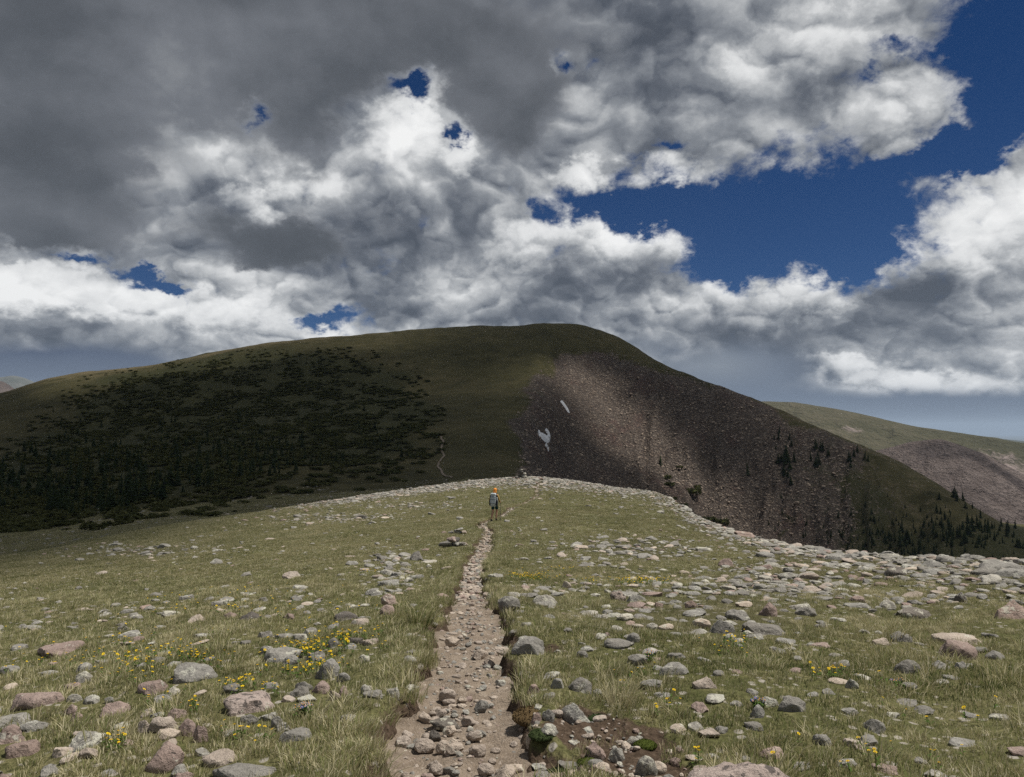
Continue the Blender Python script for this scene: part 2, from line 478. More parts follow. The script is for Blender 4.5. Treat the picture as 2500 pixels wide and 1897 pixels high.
# ------------------------------------------------------------------ trail line (frame measure -> ground)
def ground_hit(px, py, zf=None, r0=2.0, r1=1500.0, skip=0.0, n=1400):
    """first point of the terrain on the ray through a frame position"""
    zf = zf or base_z
    d = pix_dir(px, py)
    t = np.exp(np.linspace(math.log(max(r0, skip, 1.5)), math.log(r1), n)) / math.hypot(d[0], d[1])
    x, y, z = d[0] * t, d[1] * t, d[2] * t
    g = zf(x, y) - z
    k = np.argmax(g > 0) if (g > 0).any() else None
    if k is None: return None
    if k == 0: tt = t[0]
    else: tt = t[k - 1] + (t[k] - t[k - 1]) * (-g[k - 1]) / (g[k] - g[k - 1] + 1e-12)
    return d * tt


def ground_hits(px, py, r0, r1, n):
    """ground_hit for many frame positions on the smooth terrain -> (k, 2); rays that miss are dropped"""
    px, py = np.asarray(px, float), np.asarray(py, float)
    v = np.stack([(px - W / 2) / FPX, np.ones(len(px)), (H / 2 - py) / FPX], 1)
    c, s = math.cos(TILT), math.sin(TILT)
    d = np.stack([v[:, 0], v[:, 1] * c - v[:, 2] * s, v[:, 1] * s + v[:, 2] * c], 1)
    d /= np.hypot(d[:, 0], d[:, 1])[:, None]
    r = np.exp(np.linspace(math.log(r0), math.log(r1), n))
    out = []
    for q in range(0, len(px), 1500):
        e = d[q:q + 1500]
        X, Y, Z = (e[:, k:k + 1] * r[None] for k in range(3))
        g = base_z(X, Y) - Z
        hit = g > 0
        k = np.argmax(hit, 1); ok = hit.any(1) & (k > 0)
        j = np.where(ok)[0]; k = k[j]
        t = r[k - 1] + (r[k] - r[k - 1]) * (-g[j, k - 1]) / (g[j, k] - g[j, k - 1] + 1e-12)
        out.append(e[j, :2] * t[:, None])
    return np.vstack(out)


TRAIL_PX = [(1095, 2150, 470), (1092, 1985, 400), (1093, 1897, 365), (1108, 1809, 345), (1118, 1732, 285), (1132, 1674, 232), (1146, 1597, 200), (1148, 1520, 142), (1155, 1462, 100),
            (1151, 1423, 64), (1158, 1377, 46), (1180, 1339, 40), (1190, 1310, 26), (1190, 1293, 24), (1176, 1279, 20), (1200, 1268, 18), (1222, 1262, 16), (1236, 1251, 14), (1252, 1239, 12), (1272, 1230, 9),
            (1297, 1219, 9), (1312, 1208, 9), (1310, 1197, 9), (1313, 1184, 9), (1325, 1176, 8)]
_tp = []
for (px, py, w) in TRAIL_PX:
    p = ground_hit(px, py)
    _tp.append((p[0], p[1], max(w * math.hypot(p[0], p[1]) / FPX, 0.30)))
_tp = [(0.0 - 0.35, -3.0, 0.9), (-0.4, 0.5, 0.95)] + _tp
_tp = np.array(_tp)
# resample
_seg = np.hypot(np.diff(_tp[:, 0]), np.diff(_tp[:, 1])); _cum = np.concatenate([[0], np.cumsum(_seg)])
_ms = [pchip_slopes(_cum, _tp[:, j]) for j in range(3)]


def trail_at(s):
    i = np.clip(np.searchsorted(_cum, s) - 1, 0, len(_cum) - 2)
    return [hermite(_cum[i], _cum[i + 1], _tp[i, j], _tp[i + 1, j], _ms[j][i], _ms[j][i + 1], s) for j in range(3)]


_ss = np.arange(0, _cum[-1], 0.12)
TRX, TRY, TRW = trail_at(_ss)


def trail_dist(x, y):
    """distance to the trail line minus half its width (negative inside)"""
    x = np.asarray(x, float).ravel(); y = np.asarray(y, float).ravel()
    out = np.full(len(x), 99.0)
    sel = np.where((y < 100) & (y > -3) & (np.abs(x) < 22))[0]
    ys = y[sel]
    for s in range(0, len(sel), 4000):
        q = sel[s:s + 4000]
        lo, hi = y[q].min() - 3, y[q].max() + 3
        m = (TRY > lo) & (TRY < hi)
        if not m.any(): continue
        d = np.hypot(x[q][:, None] - TRX[m][None], y[q][:, None] - TRY[m][None]) - TRW[m][None] / 2
        out[q] = d.min(1)
    return out


def trail_jag(x, y):
    return 0.24 * fbm(x * 1.15, y * 1.15, 5, 71, 0.6)


# places where turf has slumped and bare earth shows beside the trail (frame x, y, radius m, depth m)
BARE = [(1335, 1850, .34, .16), (1420, 1760, .30, .05), (1530, 1800, .38, .05), (1230, 1740, .30, .05), (1330, 1590, .26, .10), (1290, 1470, .25, .08), (1018, 1560, .12, .05), (1600, 1880, .3, .05), (1500, 1860, .3, .06), (960, 1780, .2, .04)]
_bare = []
for (px, py, rad, dep) in BARE:
    p = ground_hit(px, py); _bare.append((p[0], p[1], rad, dep))


def bare_mask(x, y):
    m = np.zeros(np.shape(x)); dz = np.zeros(np.shape(x))
    n = fbm(np.asarray(x) * 5, np.asarray(y) * 5, 3, 91) * 0.18
    for (bx, by, rad, dep) in _bare:
        d = np.hypot((x - bx), (y - by) * 0.75) + n * rad * 2.2
        k = sstep(rad * 1.15, rad * 0.6, d)
        m = np.maximum(m, k); dz = np.maximum(dz, k * dep)
    return m, dz


def rough(x, y):
    """small relief of the land added to base_z"""
    r = np.hypot(x, y); az = np.arctan2(x, y)
    pxc = W / 2 + FPX * np.tan(np.clip(az, -1.3, 1.3))
    near = sstep(140, 60, r)
    z = near * (0.055 * fbm(x * 1.3, y * 1.3, 4, 3) + 0.10 * fbm(x * 0.28, y * 0.28, 3, 8))
    far = sstep(120, 300, r)
    z = z + far * (3.2 * fbm(x / 130, y / 130, 4, 21) + 0.9 * fbm(x / 22, y / 22, 4, 33))
    # the broken right-hand face: ribs and gullies running down the slope, ledges
    R_, _ = stations(az)
    top = np.exp(R_[:, 7])
    face = far * sstep(1330, 1560, pxc) * sstep(900, 700, r) * (0.12 + 0.88 * sstep(0.0, 0.16, 1 - r / top))
    rib = 1 - np.abs(fbm(az * 26 + 0.6 * gnoise(r / 60, az * 8, 5), r / 320, 4, 45)) * 2.2
    cliff = face * sstep(1480, 1640, pxc) * sstep(2500, 2150, pxc)
    z = z + face * 2.2 * fbm(x / 9, y / 9, 4, 51) + cliff * (6.0 * (rib - 0.4) + 4.0 * np.abs(fbm(x / 26, y / 26, 4, 61)))
    return z


def land_z(x, y):
    """top of the turf and hill, with the trail worn into it"""
    x = np.atleast_1d(np.asarray(x, float)); y = np.atleast_1d(np.asarray(y, float))
    z = base_z(x, y) + rough(x, y)
    q = (np.hypot(x, y) < 110)
    if q.any():
        td = trail_dist(x[q], y[q])
        jag = trail_jag(x[q], y[q])
        worn = sstep(0.11, -0.07, td + jag)
        # turf is thicker along the trail edge
        lip = np.exp(-((td - 0.25) / 0.3) ** 2) * 0.05
        bm, bd = bare_mask(x[q], y[q])
        z[q] += lip * (1 - worn) - worn * 0.26 - bd * (1 - worn) + bm * (1 - worn) * (0.035 * fbm(x[q] * 6, y[q] * 6, 4, 93) + 0.012 * fbm(x[q] * 25, y[q] * 25, 2, 95))
    return z


def trail_z(x, y):
    x = np.asarray(x, float); y = np.asarray(y, float)
    r = np.hypot(x, y)
    return base_z(x, y) + rough(x, y) - 0.135 + 0.035 * fbm(x * 3.0, y * 3.0, 4, 81) + 0.012 * fbm(x * 14, y * 14, 3, 83) + 0.0 * r


# ------------------------------------------------------------------ mesh helpers
def mesh_np(name, verts, faces, smooth=True, attrs=None):
    me = bpy.data.meshes.new(name)
    verts = np.asarray(verts, np.float32)
    faces = np.asarray(faces, np.int32)
    n = faces.shape[1]
    me.vertices.add(len(verts)); me.vertices.foreach_set('co', verts.ravel())
    me.loops.add(faces.size); me.loops.foreach_set('vertex_index', faces.ravel())
    me.polygons.add(len(faces)); me.polygons.foreach_set('loop_start', np.arange(0, faces.size, n, dtype=np.int32))
    if smooth: me.polygons.foreach_set('use_smooth', np.ones(len(faces), bool))
    for k, v in (attrs or {}).items():
        a = me.attributes.new(k, 'FLOAT', 'POINT'); a.data.foreach_set('value', np.asarray(v, np.float32).ravel())
    me.update(calc_edges=True)
    return me


def put(name, data, mat=None, parent=None, **props):
    ob = bpy.data.objects.new(name, data)
    COL.objects.link(ob)
    if mat is not None and data is not None and not data.materials: data.materials.append(mat)
    if parent is not None: ob.parent = parent
    for k, v in props.items(): ob[k] = v
    return ob


def grid_faces(nr, nc, wrap=False):
    i = np.arange(nr - 1)[:, None]; j = np.arange(nc if wrap else nc - 1)[None]
    j1 = (j + 1) % nc
    return np.stack([i * nc + j + 0 * j, i * nc + j1, (i + 1) * nc + j1, (i + 1) * nc + j], -1).reshape(-1, 4)[:, ::-1]


def new_mat(name):
    m = bpy.data.materials.new(name); m.use_nodes = True
    nt = m.node_tree; nt.nodes.clear()
    out = nt.nodes.new('ShaderNodeOutputMaterial')
    return m, nt, out


def principled(nt, out, color, rough=0.9, normal=None, spec=0.2):
    b = nt.nodes.new('ShaderNodeBsdfPrincipled')
    if isinstance(color, (NX, VX)): nt.links.new(color.k, b.inputs['Base Color'])
    else: b.inputs['Base Color'].default_value = (*color, 1)
    if isinstance(rough, NX): nt.links.new(rough.k, b.inputs['Roughness'])
    else: b.inputs['Roughness'].default_value = rough
    b.inputs['Specular IOR Level'].default_value = spec
    if normal is not None: nt.links.new(normal.k, b.inputs['Normal'])
    if out is not None: nt.links.new(b.outputs[0], out.inputs['Surface'])
    return b


def bump(nt, height, strength=0.5, dist=0.05):
    n = nt.nodes.new('ShaderNodeBump'); n.inputs['Strength'].default_value = strength; n.inputs['Distance'].default_value = dist
    nt.links.new(height.k, n.inputs['Height'])
    return VX(nt, n.outputs[0])


def geo_pos(nt):
    g = nt.nodes.new('ShaderNodeNewGeometry'); return VX(nt, g.outputs['Position'])


def attr(nt, name):
    a = nt.nodes.new('ShaderNodeAttribute'); a.attribute_name = name
    return NX(nt, a.outputs['Fac'])


def obj_random(nt):
    o = nt.nodes.new('ShaderNodeObjectInfo'); return NX(nt, o.outputs['Random'])


def tex_obj(nt):
    t = nt.nodes.new('ShaderNodeTexCoord'); return VX(nt, t.outputs['Object'])


# ------------------------------------------------------------------ ground materials
def turf_material():
    m, nt, out = new_mat('alpine_turf')
    p = geo_pos(nt)
    stony, bare = attr(nt, 'stony'), attr(nt, 'bare')
    n1 = noise(nt, p, 0.35, 5, 0.6); n2 = noise(nt, p, 3.5, 5, 0.6); n3 = noise(nt, p, 26, 4, 0.6)
    green = ramp(nt, n2 * 0.55 + n1 * 0.45, [(0.30, (.050, .058, .020)), (0.46, (.105, .105, .042)), (0.58, (.17, .155, .075)), (0.72, (.25, .215, .125))])
    green = cmix(nt, n3.step(0.35, 0.7), green, (.05, .05, .02))
    earth = ramp(nt, n3, [(0.3, (.035, .024, .016)), (0.6, (.085, .060, .042)), (0.75, (.17, .135, .105))])
    stonec = ramp(nt, voronoi(nt, p, 5.0, 1.0, 0.5) * 0.9 + (n2 - 0.5) * 0.5, [(0.1, (.30, .28, .25)), (0.38, (.20, .18, .155)), (0.55, (.07, .065, .03))])
    peb = voronoi(nt, p, 11.0, 0.0, 0.5); pc, _, _ = voronoi(nt, p, 11.0, 0.0, 0.5, out='Color').xyz()
    green = cmix(nt, peb.step(0.42, 0.28) * (pc + stony * 0.5).step(0.72, 0.78), green, (.30, .275, .235))
    c = cmix(nt, (stony + (n2 - 0.5) * 0.9 + (n1 - 0.5) * 0.6).step(0.36, 0.56), green, stonec)
    c = cmix(nt, (bare + (n3 - 0.5) * 0.5).step(0.35, 0.65), c, earth)
    nrm = bump(nt, n3 * 0.5 + n2 + voronoi(nt, p, 5.0, 1.0) * -0.6 * stony, 0.8, 0.06)
    principled(nt, out, c, 0.95, nrm, 0.1)
    return m


def dirt_material():
    m, nt, out = new_mat('trail_grit')
    p = geo_pos(nt)
    n1 = noise(nt, p, 1.1, 4, 0.55); n2 = noise(nt, p, 9, 6, 0.65); n3 = noise(nt, p, 90, 3, 0.7)
    peb = voronoi(nt, p, 55, 1.0, 0.5); pebc = voronoi(nt, p, 55, 0.0, 0.5, out='Color')
    c = ramp(nt, n2 * 0.6 + n1 * 0.4, [(0.3, (.105, .080, .058)), (0.5, (.205, .162, .122)), (0.68, (.31, .258, .205))])
    c = cmix(nt, n3.step(0.52, 0.75), c, (.34, .29, .25))
    px_, _, _ = pebc.xyz()
    c = cmix(nt, peb.step(0.36, 0.2) * px_.step(0.55, 0.6), c, (.33, .285, .25))
    h = n2 * 0.5 + n3 * 0.25 - peb * 0.5
    principled(nt, out, c, 0.95, bump(nt, h, 0.9, 0.02), 0.15)
    return m


def hill_material():
    m, nt, out = new_mat('hill_cover')
    p = geo_pos(nt)
    talus, forest, dry, track = attr(nt, 'talus'), attr(nt, 'forest'), attr(nt, 'dry'), attr(nt, 'track')
    n1 = noise(nt, p, 0.012, 6, 0.6); n2 = noise(nt, p, 0.09, 6, 0.62); n3 = noise(nt, p, 0.6, 5, 0.65); n4 = noise(nt, p, 2.2, 3, 0.6)
    grass = ramp(nt, n2 * 0.45 + n1 * 0.35 + n3 * 0.2, [(0.36, (.044, .042, .018)), (0.5, (.080, .073, .032)), (0.64, (.125, .106, .052))])
    grass = cmix(nt, (dry + (n2 - 0.5)).step(0.3, 0.9), grass, (.19, .155, .085))
    wood = ramp(nt, n3 * 0.6 + n2 * 0.4, [(0.35, (.036, .040, .017)), (0.55, (.062, .062, .026)), (0.68, (.095, .086, .040))])
    c = cmix(nt, (forest + (n2 - 0.5) * 0.8 + (n3 - 0.5) * 0.4).step(0.35, 0.65), grass, wood)
    st = voronoi(nt, p, 0.55, 2.0, 0.6); stc = voronoi(nt, p, 0.55, 0.0, out='Color')
    rx_, ry_, _ = stc.xyz()
    rock = ramp(nt, rx_ * 0.45 + n3 * 0.35 + n2 * 0.2, [(0.25, (.15, .112, .086)), (0.45, (.26, .20, .155)), (0.62, (.38, .305, .24)), (0.8, (.50, .42, .34))])
    rust = noise(nt, p * (1, 1, 0.35), 0.035, 5, 0.6)
    rock = cmix(nt, rust.step(0.5, 0.68), rock, (.25, .155, .125))
    rock = cmix(nt, st.step(0.55, 0.95) * 0.8, rock, (.06, .050, .046))
    moss = (n2 * 0.6 + n1 * 0.4).step(0.50, 0.62)
    rock = cmix(nt, moss * 0.75 * forest.step(-0.2, 0.25), rock, (.062, .064, .032))
    tm = (talus + (n3 - 0.5) * 1.1 + (n2 - 0.5) * 0.7).step(0.38, 0.62)
    c = cmix(nt, tm, c, rock)
    c = cmix(nt, n4.step(0.62, 0.72) * (1.0 - tm) * 0.35, c, (.20, .18, .13))
    h = st * -1.6 * talus + n3 * 1.2 + n4 * 0.5
    principled(nt, out, c, 0.95, bump(nt, h, 1.0, 1.3), 0.1)
    return m


# ------------------------------------------------------------------ terrain meshes
def view_az(n, outside):
    a = np.linspace(-0.70, 0.70, n)
    b = np.linspace(0.70, 2 * math.pi - 0.70, outside + 2)[1:-1]
    return np.concatenate([a, b])


def polar_mesh(name, rads, azs, zf, extra=None):
    A, R = np.meshgrid(azs, rads)
    X, Y = R * np.sin(A), R * np.cos(A)
    Z = zf(X.ravel(), Y.ravel())
    v = np.stack([X.ravel(), Y.ravel(), Z], 1)
    at = extra(X.ravel(), Y.ravel(), Z) if extra else None
    return mesh_np(name, v, grid_faces(len(rads), len(azs), True)[:, ::-1], True, at)


R_SPLIT = 112.0


def stony_field(x, y):
    """how stony the turf is (0..1)"""
    r = np.hypot(x, y)
    z = base_z(x, y)
    px, py = px_of(x, y, z)
    s = 0.10 + 0.0 * x
    R, Z = stations(np.arctan2(x, y))
    lip = np.exp(R[:, 3])
    edge = sstep(0.30, 0.95, r / lip)                       # rocky rim on the right
    right = sstep(1350, 1750, px)
    s = np.maximum(s, edge * right * 0.86)
    s = np.maximum(s, sstep(62, 82, r) * sstep(500, 900, px) * 0.85)       # far end of the flat, left of the cairn
    s = np.maximum(s, sstep(52, 75, r) * sstep(1150, 1300, px) * 0.75)
    def spot(cx, cy, rx, ry, w):
        return w * np.exp(-((px - cx) / rx) ** 2 - ((py - cy) / ry) ** 2)
    for a in [(250, 1790, 420, 110, .46), (650, 1720, 260, 90, .28), (300, 1560, 380, 60, .26), (2000, 1600, 500, 120, .24), (1680, 1500, 330, 90, .75), (1900, 1420, 260, 60, .7), (1550, 1340, 220, 40, .6), (960, 1380, 90, 60, .5), (950, 1430, 60, 50, .5), (300, 1345, 330, 22, .55), (760, 1470, 180, 24, .45),
              (250, 1500, 300, 40, .3), (1330, 1470, 110, 40, .6), (2250, 1480, 200, 60, .45), (1250, 1300, 60, 14, .4), (1010, 1235, 180, 12, .5), (850, 1265, 200, 14, .55), (1400, 1320, 140, 20, .4)]:
        s = np.maximum(s, spot(*a))
    return np.clip(s, 0, 1)


def near_attrs(x, y, z):
    bm, _ = bare_mask(x, y)
    td = trail_dist(x, y)
    jag = trail_jag(x, y)
    return {'stony': stony_field(x, y), 'bare': np.maximum(bm, sstep(0.16, -0.02, td + jag))}


def poly_mask(px, py, pts, soft=12.0):
    """soft inside test for a polygon in frame measure"""
    pts = np.array(pts, float)
    n = len(pts)
    inside = np.zeros(len(px), bool); dmin = np.full(len(px), 1e9)
    for i in range(n):
        x0, y0 = pts[i]; x1, y1 = pts[(i + 1) % n]
        cross = ((y0 > py) != (y1 > py)) & (px < (x1 - x0) * (py - y0) / (y1 - y0 + 1e-9) + x0)
        inside ^= cross
        dx, dy = x1 - x0, y1 - y0
        t = np.clip(((px - x0) * dx + (py - y0) * dy) / (dx * dx + dy * dy + 1e-9), 0, 1)
        dmin = np.minimum(dmin, np.hypot(px - x0 - t * dx, py - y0 - t * dy))
    return sstep(-soft, soft, np.where(inside, dmin, -dmin))


FOREST_POLY = [(-900, 1290), (-900, 1010), (-60, 1150), (60, 1090), (150, 1030), (210, 960), (330, 905), (560, 862), (860, 872), (985, 925), (1040, 1010), (1040, 1090), (930, 1130), (700, 1160), (430, 1215), (120, 1275), (-100, 1300)]
TALUS_POLY = [(1318, 905), (1345, 880), (1400, 868), (1440, 850), (1520, 862), (1560, 880), (1640, 905), (1800, 970), (2000, 1062), (2150, 1145), (2080, 1180), (2100, 1290), (2030, 1420), (1800, 1500), (1330, 1400), (1300, 1260), (1262, 1150), (1275, 1000)]
GREENS = [[(1990, 1130), (2070, 1120), (2200, 1220), (2180, 1330), (2080, 1390), (1950, 1330), (1960, 1200)]]
TRACK_PX = [(1075, 1062), (1083, 1075), (1076, 1090), (1086, 1105), (1072, 1122), (1070, 1138), (1078, 1152), (1090, 1162), (1104, 1172)]


def hill_attrs(x, y, z):
    px, py = px_of(x, y, base_z(x, y))
    infr = (y > 5)
    wx, wy = 60 * fbm(x / 70, y / 70, 4, 131), 26 * fbm(x / 55, y / 55, 4, 137)
    f = np.where(infr, poly_mask(px + wx * 1.5, py + wy * 1.4, FOREST_POLY, 70), 0)
    t = np.where(infr, poly_mask(px + wx * 0.9, py + wy, TALUS_POLY, 34), 0)
    for g in GREENS:
        gm = np.where(infr, poly_mask(px, py, g, 40), 0)
        t = t * (1 - 0.35 * gm); f = np.maximum(f, 0.6 * gm)
    t = np.where(infr & (px > 1750), np.maximum(t * sstep(2450, 2000, px), (0.42 - 0.12 * sstep(2000, 2400, px)) * sstep(1750, 1900, px)), t)
    f = np.maximum(f, np.where(infr & (px > 1900), sstep(1230, 1330, py) * 0.8, 0))
    f = np.where((px > 1330) & (px < 1900), -0.5, f)
    R, _ = stations(np.arctan2(x, y))
    top = np.exp(R[:, 7])
    r = np.hypot(x, y)
    dry = sstep(0.80, 0.99, r / top) * sstep(1250, 800, px) * sstep(-400, 100, px)
    dry = np.maximum(dry, sstep(0.92, 1.0, r / top) * sstep(520, 300, px) * 1.0)
    dry = np.maximum(dry, 0.42 * sstep(1800, 2000, px) * infr)
    return {'forest': f, 'talus': t, 'dry': dry, 'track': np.zeros(len(x))}


AZ = view_az(700, 110)
R_NEAR = np.concatenate([np.exp(np.linspace(math.log(1.2), math.log(3.4), 24))[:-1], np.exp(np.linspace(math.log(3.4), math.log(R_SPLIT), 330))])
R_HILL = np.concatenate([np.exp(np.linspace(math.log(R_SPLIT), math.log(930), 250)), np.exp(np.linspace(math.log(930), math.log(2600), 26))[1:]])
M_TURF, M_DIRT, M_HILL = turf_material(), dirt_material(), hill_material()
ground = put('ground', polar_mesh('ground', R_NEAR, AZ, land_z, near_attrs), M_TURF, kind='structure', label='stony alpine turf of the near ridge sloping down to the saddle')
hill = put('hill', polar_mesh('hill', R_HILL, AZ, land_z, hill_attrs), M_HILL, kind='structure', label='broad rounded shaded hill beyond the saddle')

# trail: a worn strip of grit lying in the cut through the turf
s_ = np.concatenate([np.arange(0.4, 14, 0.035), np.arange(14, 40, 0.09), np.arange(40, _cum[-1] - 0.05, 0.25)])
tx, ty, tw = trail_at(s_)
dx_, dy_ = np.gradient(tx, s_), np.gradient(ty, s_)
ln = np.hypot(dx_, dy_); nx_, ny_ = dy_ / ln, -dx_ / ln
tt = np.linspace(-1, 1, 36)
hw = (tw / 2 + 0.24)[:, None]
TX = tx[:, None] + nx_[:, None] * hw * tt; TY = ty[:, None] + ny_[:, None] * hw * tt
TZ = trail_z(TX.ravel(), TY.ravel()).reshape(TX.shape) + 0.05 * np.abs(tt)[None] ** 2.5
trail = put('trail', mesh_np('trail', np.stack([TX.ravel(), TY.ravel(), TZ.ravel()], 1), grid_faces(len(s_), len(tt))[:, ::-1]), M_DIRT, kind='structure', label='narrow footpath of pale grit worn into the turf')

# ------------------------------------------------------------------ far land
def ridge_material(name, stops, rockc, rock_at, scale):
    m, nt, out = new_mat(name)
    p = geo_pos(nt)
    n1 = noise(nt, p, scale, 6, 0.6); n2 = noise(nt, p, scale * 7, 6, 0.65); n3 = noise(nt, p, scale * 45, 4, 0.65)
    c = ramp(nt, n1 * 0.5 + n2 * 0.3 + n3 * 0.2, stops)
    rk = (attr(nt, 'rock') + (n2 - 0.5) * 0.9 + (n3 - 0.5) * 0.5).step(rock_at - 0.15, rock_at + 0.15)
    rc = ramp(nt, n3 * 0.6 + n2 * 0.4, rockc)
    c = cmix(nt, rk, c, rc)
    principled(nt, out, c, 0.95, bump(nt, n3 * 10 + n2 * 22, 1.0, 1.6), 0.05)
    return m


def ridge(name, line, r0, front, back, depth_drop, amp, mat, label, rockf, seed, nr=70, nc=220, bulge=0.0):
    """a ridge whose skyline runs through frame points `line` (px, py, r factor)"""
    line = np.array(line, float)
    px = np.linspace(line[0, 0], line[-1, 0], nc)
    ms = pchip_slopes(line[:, 0], line[:, 1])
    i = np.clip(np.searchsorted(line[:, 0], px) - 1, 0, len(line) - 2)
    py = hermite(line[i, 0], line[i + 1, 0], line[i, 1], line[i + 1, 1], ms[i], ms[i + 1], px)
    rf = np.interp(px, line[:, 0], line[:, 2]) * r0
    az = np.arctan2((px - W / 2) / FPX, 1.0)
    zc = np.array([PZ(a, r, b) for a, r, b in zip(px, rf, py)])
    t = np.concatenate([np.linspace(-1, 0, nr), np.linspace(0, 1, 14)[1:]])
    T, A = np.meshgrid(t, az, indexing='ij')
    Rr = rf[None] + np.where(T < 0, T * front, T * back)
    drop = np.where(T < 0, depth_drop * np.abs(T) ** (1.25 + bulge), 0.6 * depth_drop * T ** 1.3)
    X, Y = Rr * np.sin(A), Rr * np.cos(A)
    k = np.clip(np.abs(T) * 6, 0, 1)
    gul = np.abs(fbm(A * 60 + 0.4 * T, T * 1.6, 4, seed + 5))
    Z = zc[None] - drop + amp * (0.15 + 0.85 * k) * fbm(X / (amp * 6), Y / (amp * 6), 5, seed) - amp * 1.6 * k * (0.35 - gul) * (T < 0)
    pxx, pyy = px_of(X.ravel(), Y.ravel(), Z.ravel())
    me = mesh_np(name, np.stack([X.ravel(), Y.ravel(), Z.ravel()], 1), grid_faces(len(t), nc)[:, ::-1], True, {'rock': rockf(pxx, pyy, np.abs(T).ravel())})
    return put(name, me, mat, kind='structure', label=label)


M_RG = ridge_material('far_tundra', [(0.35, (.058, .058, .036)), (0.5, (.088, .084, .052)), (0.65, (.14, .122, .085))], [(0.3, (.16, .125, .115)), (0.7, (.34, .28, .26))], 0.5, 0.0016)
M_RB = ridge_material('far_scree', [(0.38, (.090, .074, .070)), (0.5, (.165, .135, .125)), (0.62, (.24, .20, .185))], [(0.35, (.045, .038, .038)), (0.65, (.15, .125, .12))], 0.5, 0.004)
M_RC = ridge_material('distant_rock', [(0.35, (.07, .08, .07)), (0.6, (.15, .15, .14))], [(0.4, (.5, .5, .5)), (0.7, (.75, .75, .75))], 0.5, 0.0006)
ridge('far_ridge', [(1640, 1010, 1), (1780, 984, 1), (1860, 980, 1), (1930, 982, 1), (2010, 993, 1), (2110, 1012, 1), (2230, 1040, 1), (2330, 1055, 1), (2420, 1068, 1), (2500, 1082, 1), (2700, 1105, 1), (3300, 1160, 1)], 2600, 900, 900, 330, 9, M_RG,
      'grassy far ridge sloping down to the right behind the hill', lambda px, py, t: 0.45 * np.exp(-((px - 2080) / 110) ** 2 - ((py - 1050) / 16) ** 2) + 0.55 * sstep(2220, 2460, px) * sstep(0.05, 0.25, t), 301)
ridge('rocky_spur', [(1980, 1180, 1.0), (2060, 1130, 1), (2120, 1105, 1), (2170, 1092, 1), (2230, 1078, 1), (2290, 1073, 1), (2330, 1083, .99), (2400, 1108, .98), (2450, 1135, .97), (2520, 1170, .96), (2700, 1250, .95), (3200, 1400, .92)], 1500, 560, 300, 330, 9, M_RB,
      'purplish scree spur with a rocky knob in front of the far ridge', lambda px, py, t: 0.9 * np.exp(-((px - 2300) / 90) ** 2 - ((py - 1100) / 26) ** 2) + 0.8 * np.exp(-((py - (1125 + (px - 2400) * 0.62)) / 16) ** 2) * (px > 2330), 331)
ridge('distant_mountains', [(-700, 900, 1), (-200, 905, 1), (0, 921, 1), (28, 917, 1), (50, 921, 1), (75, 930, 1), (110, 945, 1), (160, 960, 1), (300, 985, 1)], 7000, 1500, 1500, 440, 18, M_RC,
      'distant blue mountains with snow streaks at the left horizon', lambda px, py, t: 0.72 * np.exp(-((px - 30) / 60) ** 2) * sstep(0.0, 0.1, t) * 0.35, 361, nr=40, nc=120)
ridge('distant_mountains', [(2200, 1085, 1), (2330, 1078, 1), (2400, 1069, 1), (2420, 1067, 1), (2450, 1072, 1), (2560, 1080, 1), (2900, 1075, 1)], 7000, 1400, 1400, 330, 14, M_RC,
      'low blue mountain on the right horizon behind the far ridge', lambda px, py, t: 0 * px, 381, nr=30, nc=80)
ridge('pink_slope', [(-700, 860, 1), (-200, 890, 1), (-40, 921, 1), (10, 934, 1), (30, 948, 1), (60, 968, 1), (120, 1000, 1)], 3000, 700, 600, 260, 14, M_RB,
      'pinkish scree slope peeping in at the left edge', lambda px, py, t: 0 * px, 391, nr=40, nc=60)
# the plains that everything stands on, out to the horizon
a_ = np.linspace(0, 2 * math.pi, 97)[:-1]
rr_ = np.array([2550, 4000, 8000, 16000, 32000, 70000.0])
v_ = [(r * math.sin(a), r * math.cos(a), -185 - 260 * min((r - 2550) / 6000, 1)) for r in rr_ for a in a_]
put('plain', mesh_np('plain', v_, grid_faces(len(rr_), len(a_), True)[:, ::-1]), M_RG, kind='structure', label='low country out to the horizon')

# ------------------------------------------------------------------ an added cloud overhead, out of view, to shade the hill
# Shaped back from the shade wanted on the land; it thins at the rims.
CREST_X = np.array([q[0] for q in STN], float); CREST_Y = np.array([q[7][1] for q in STN], float)


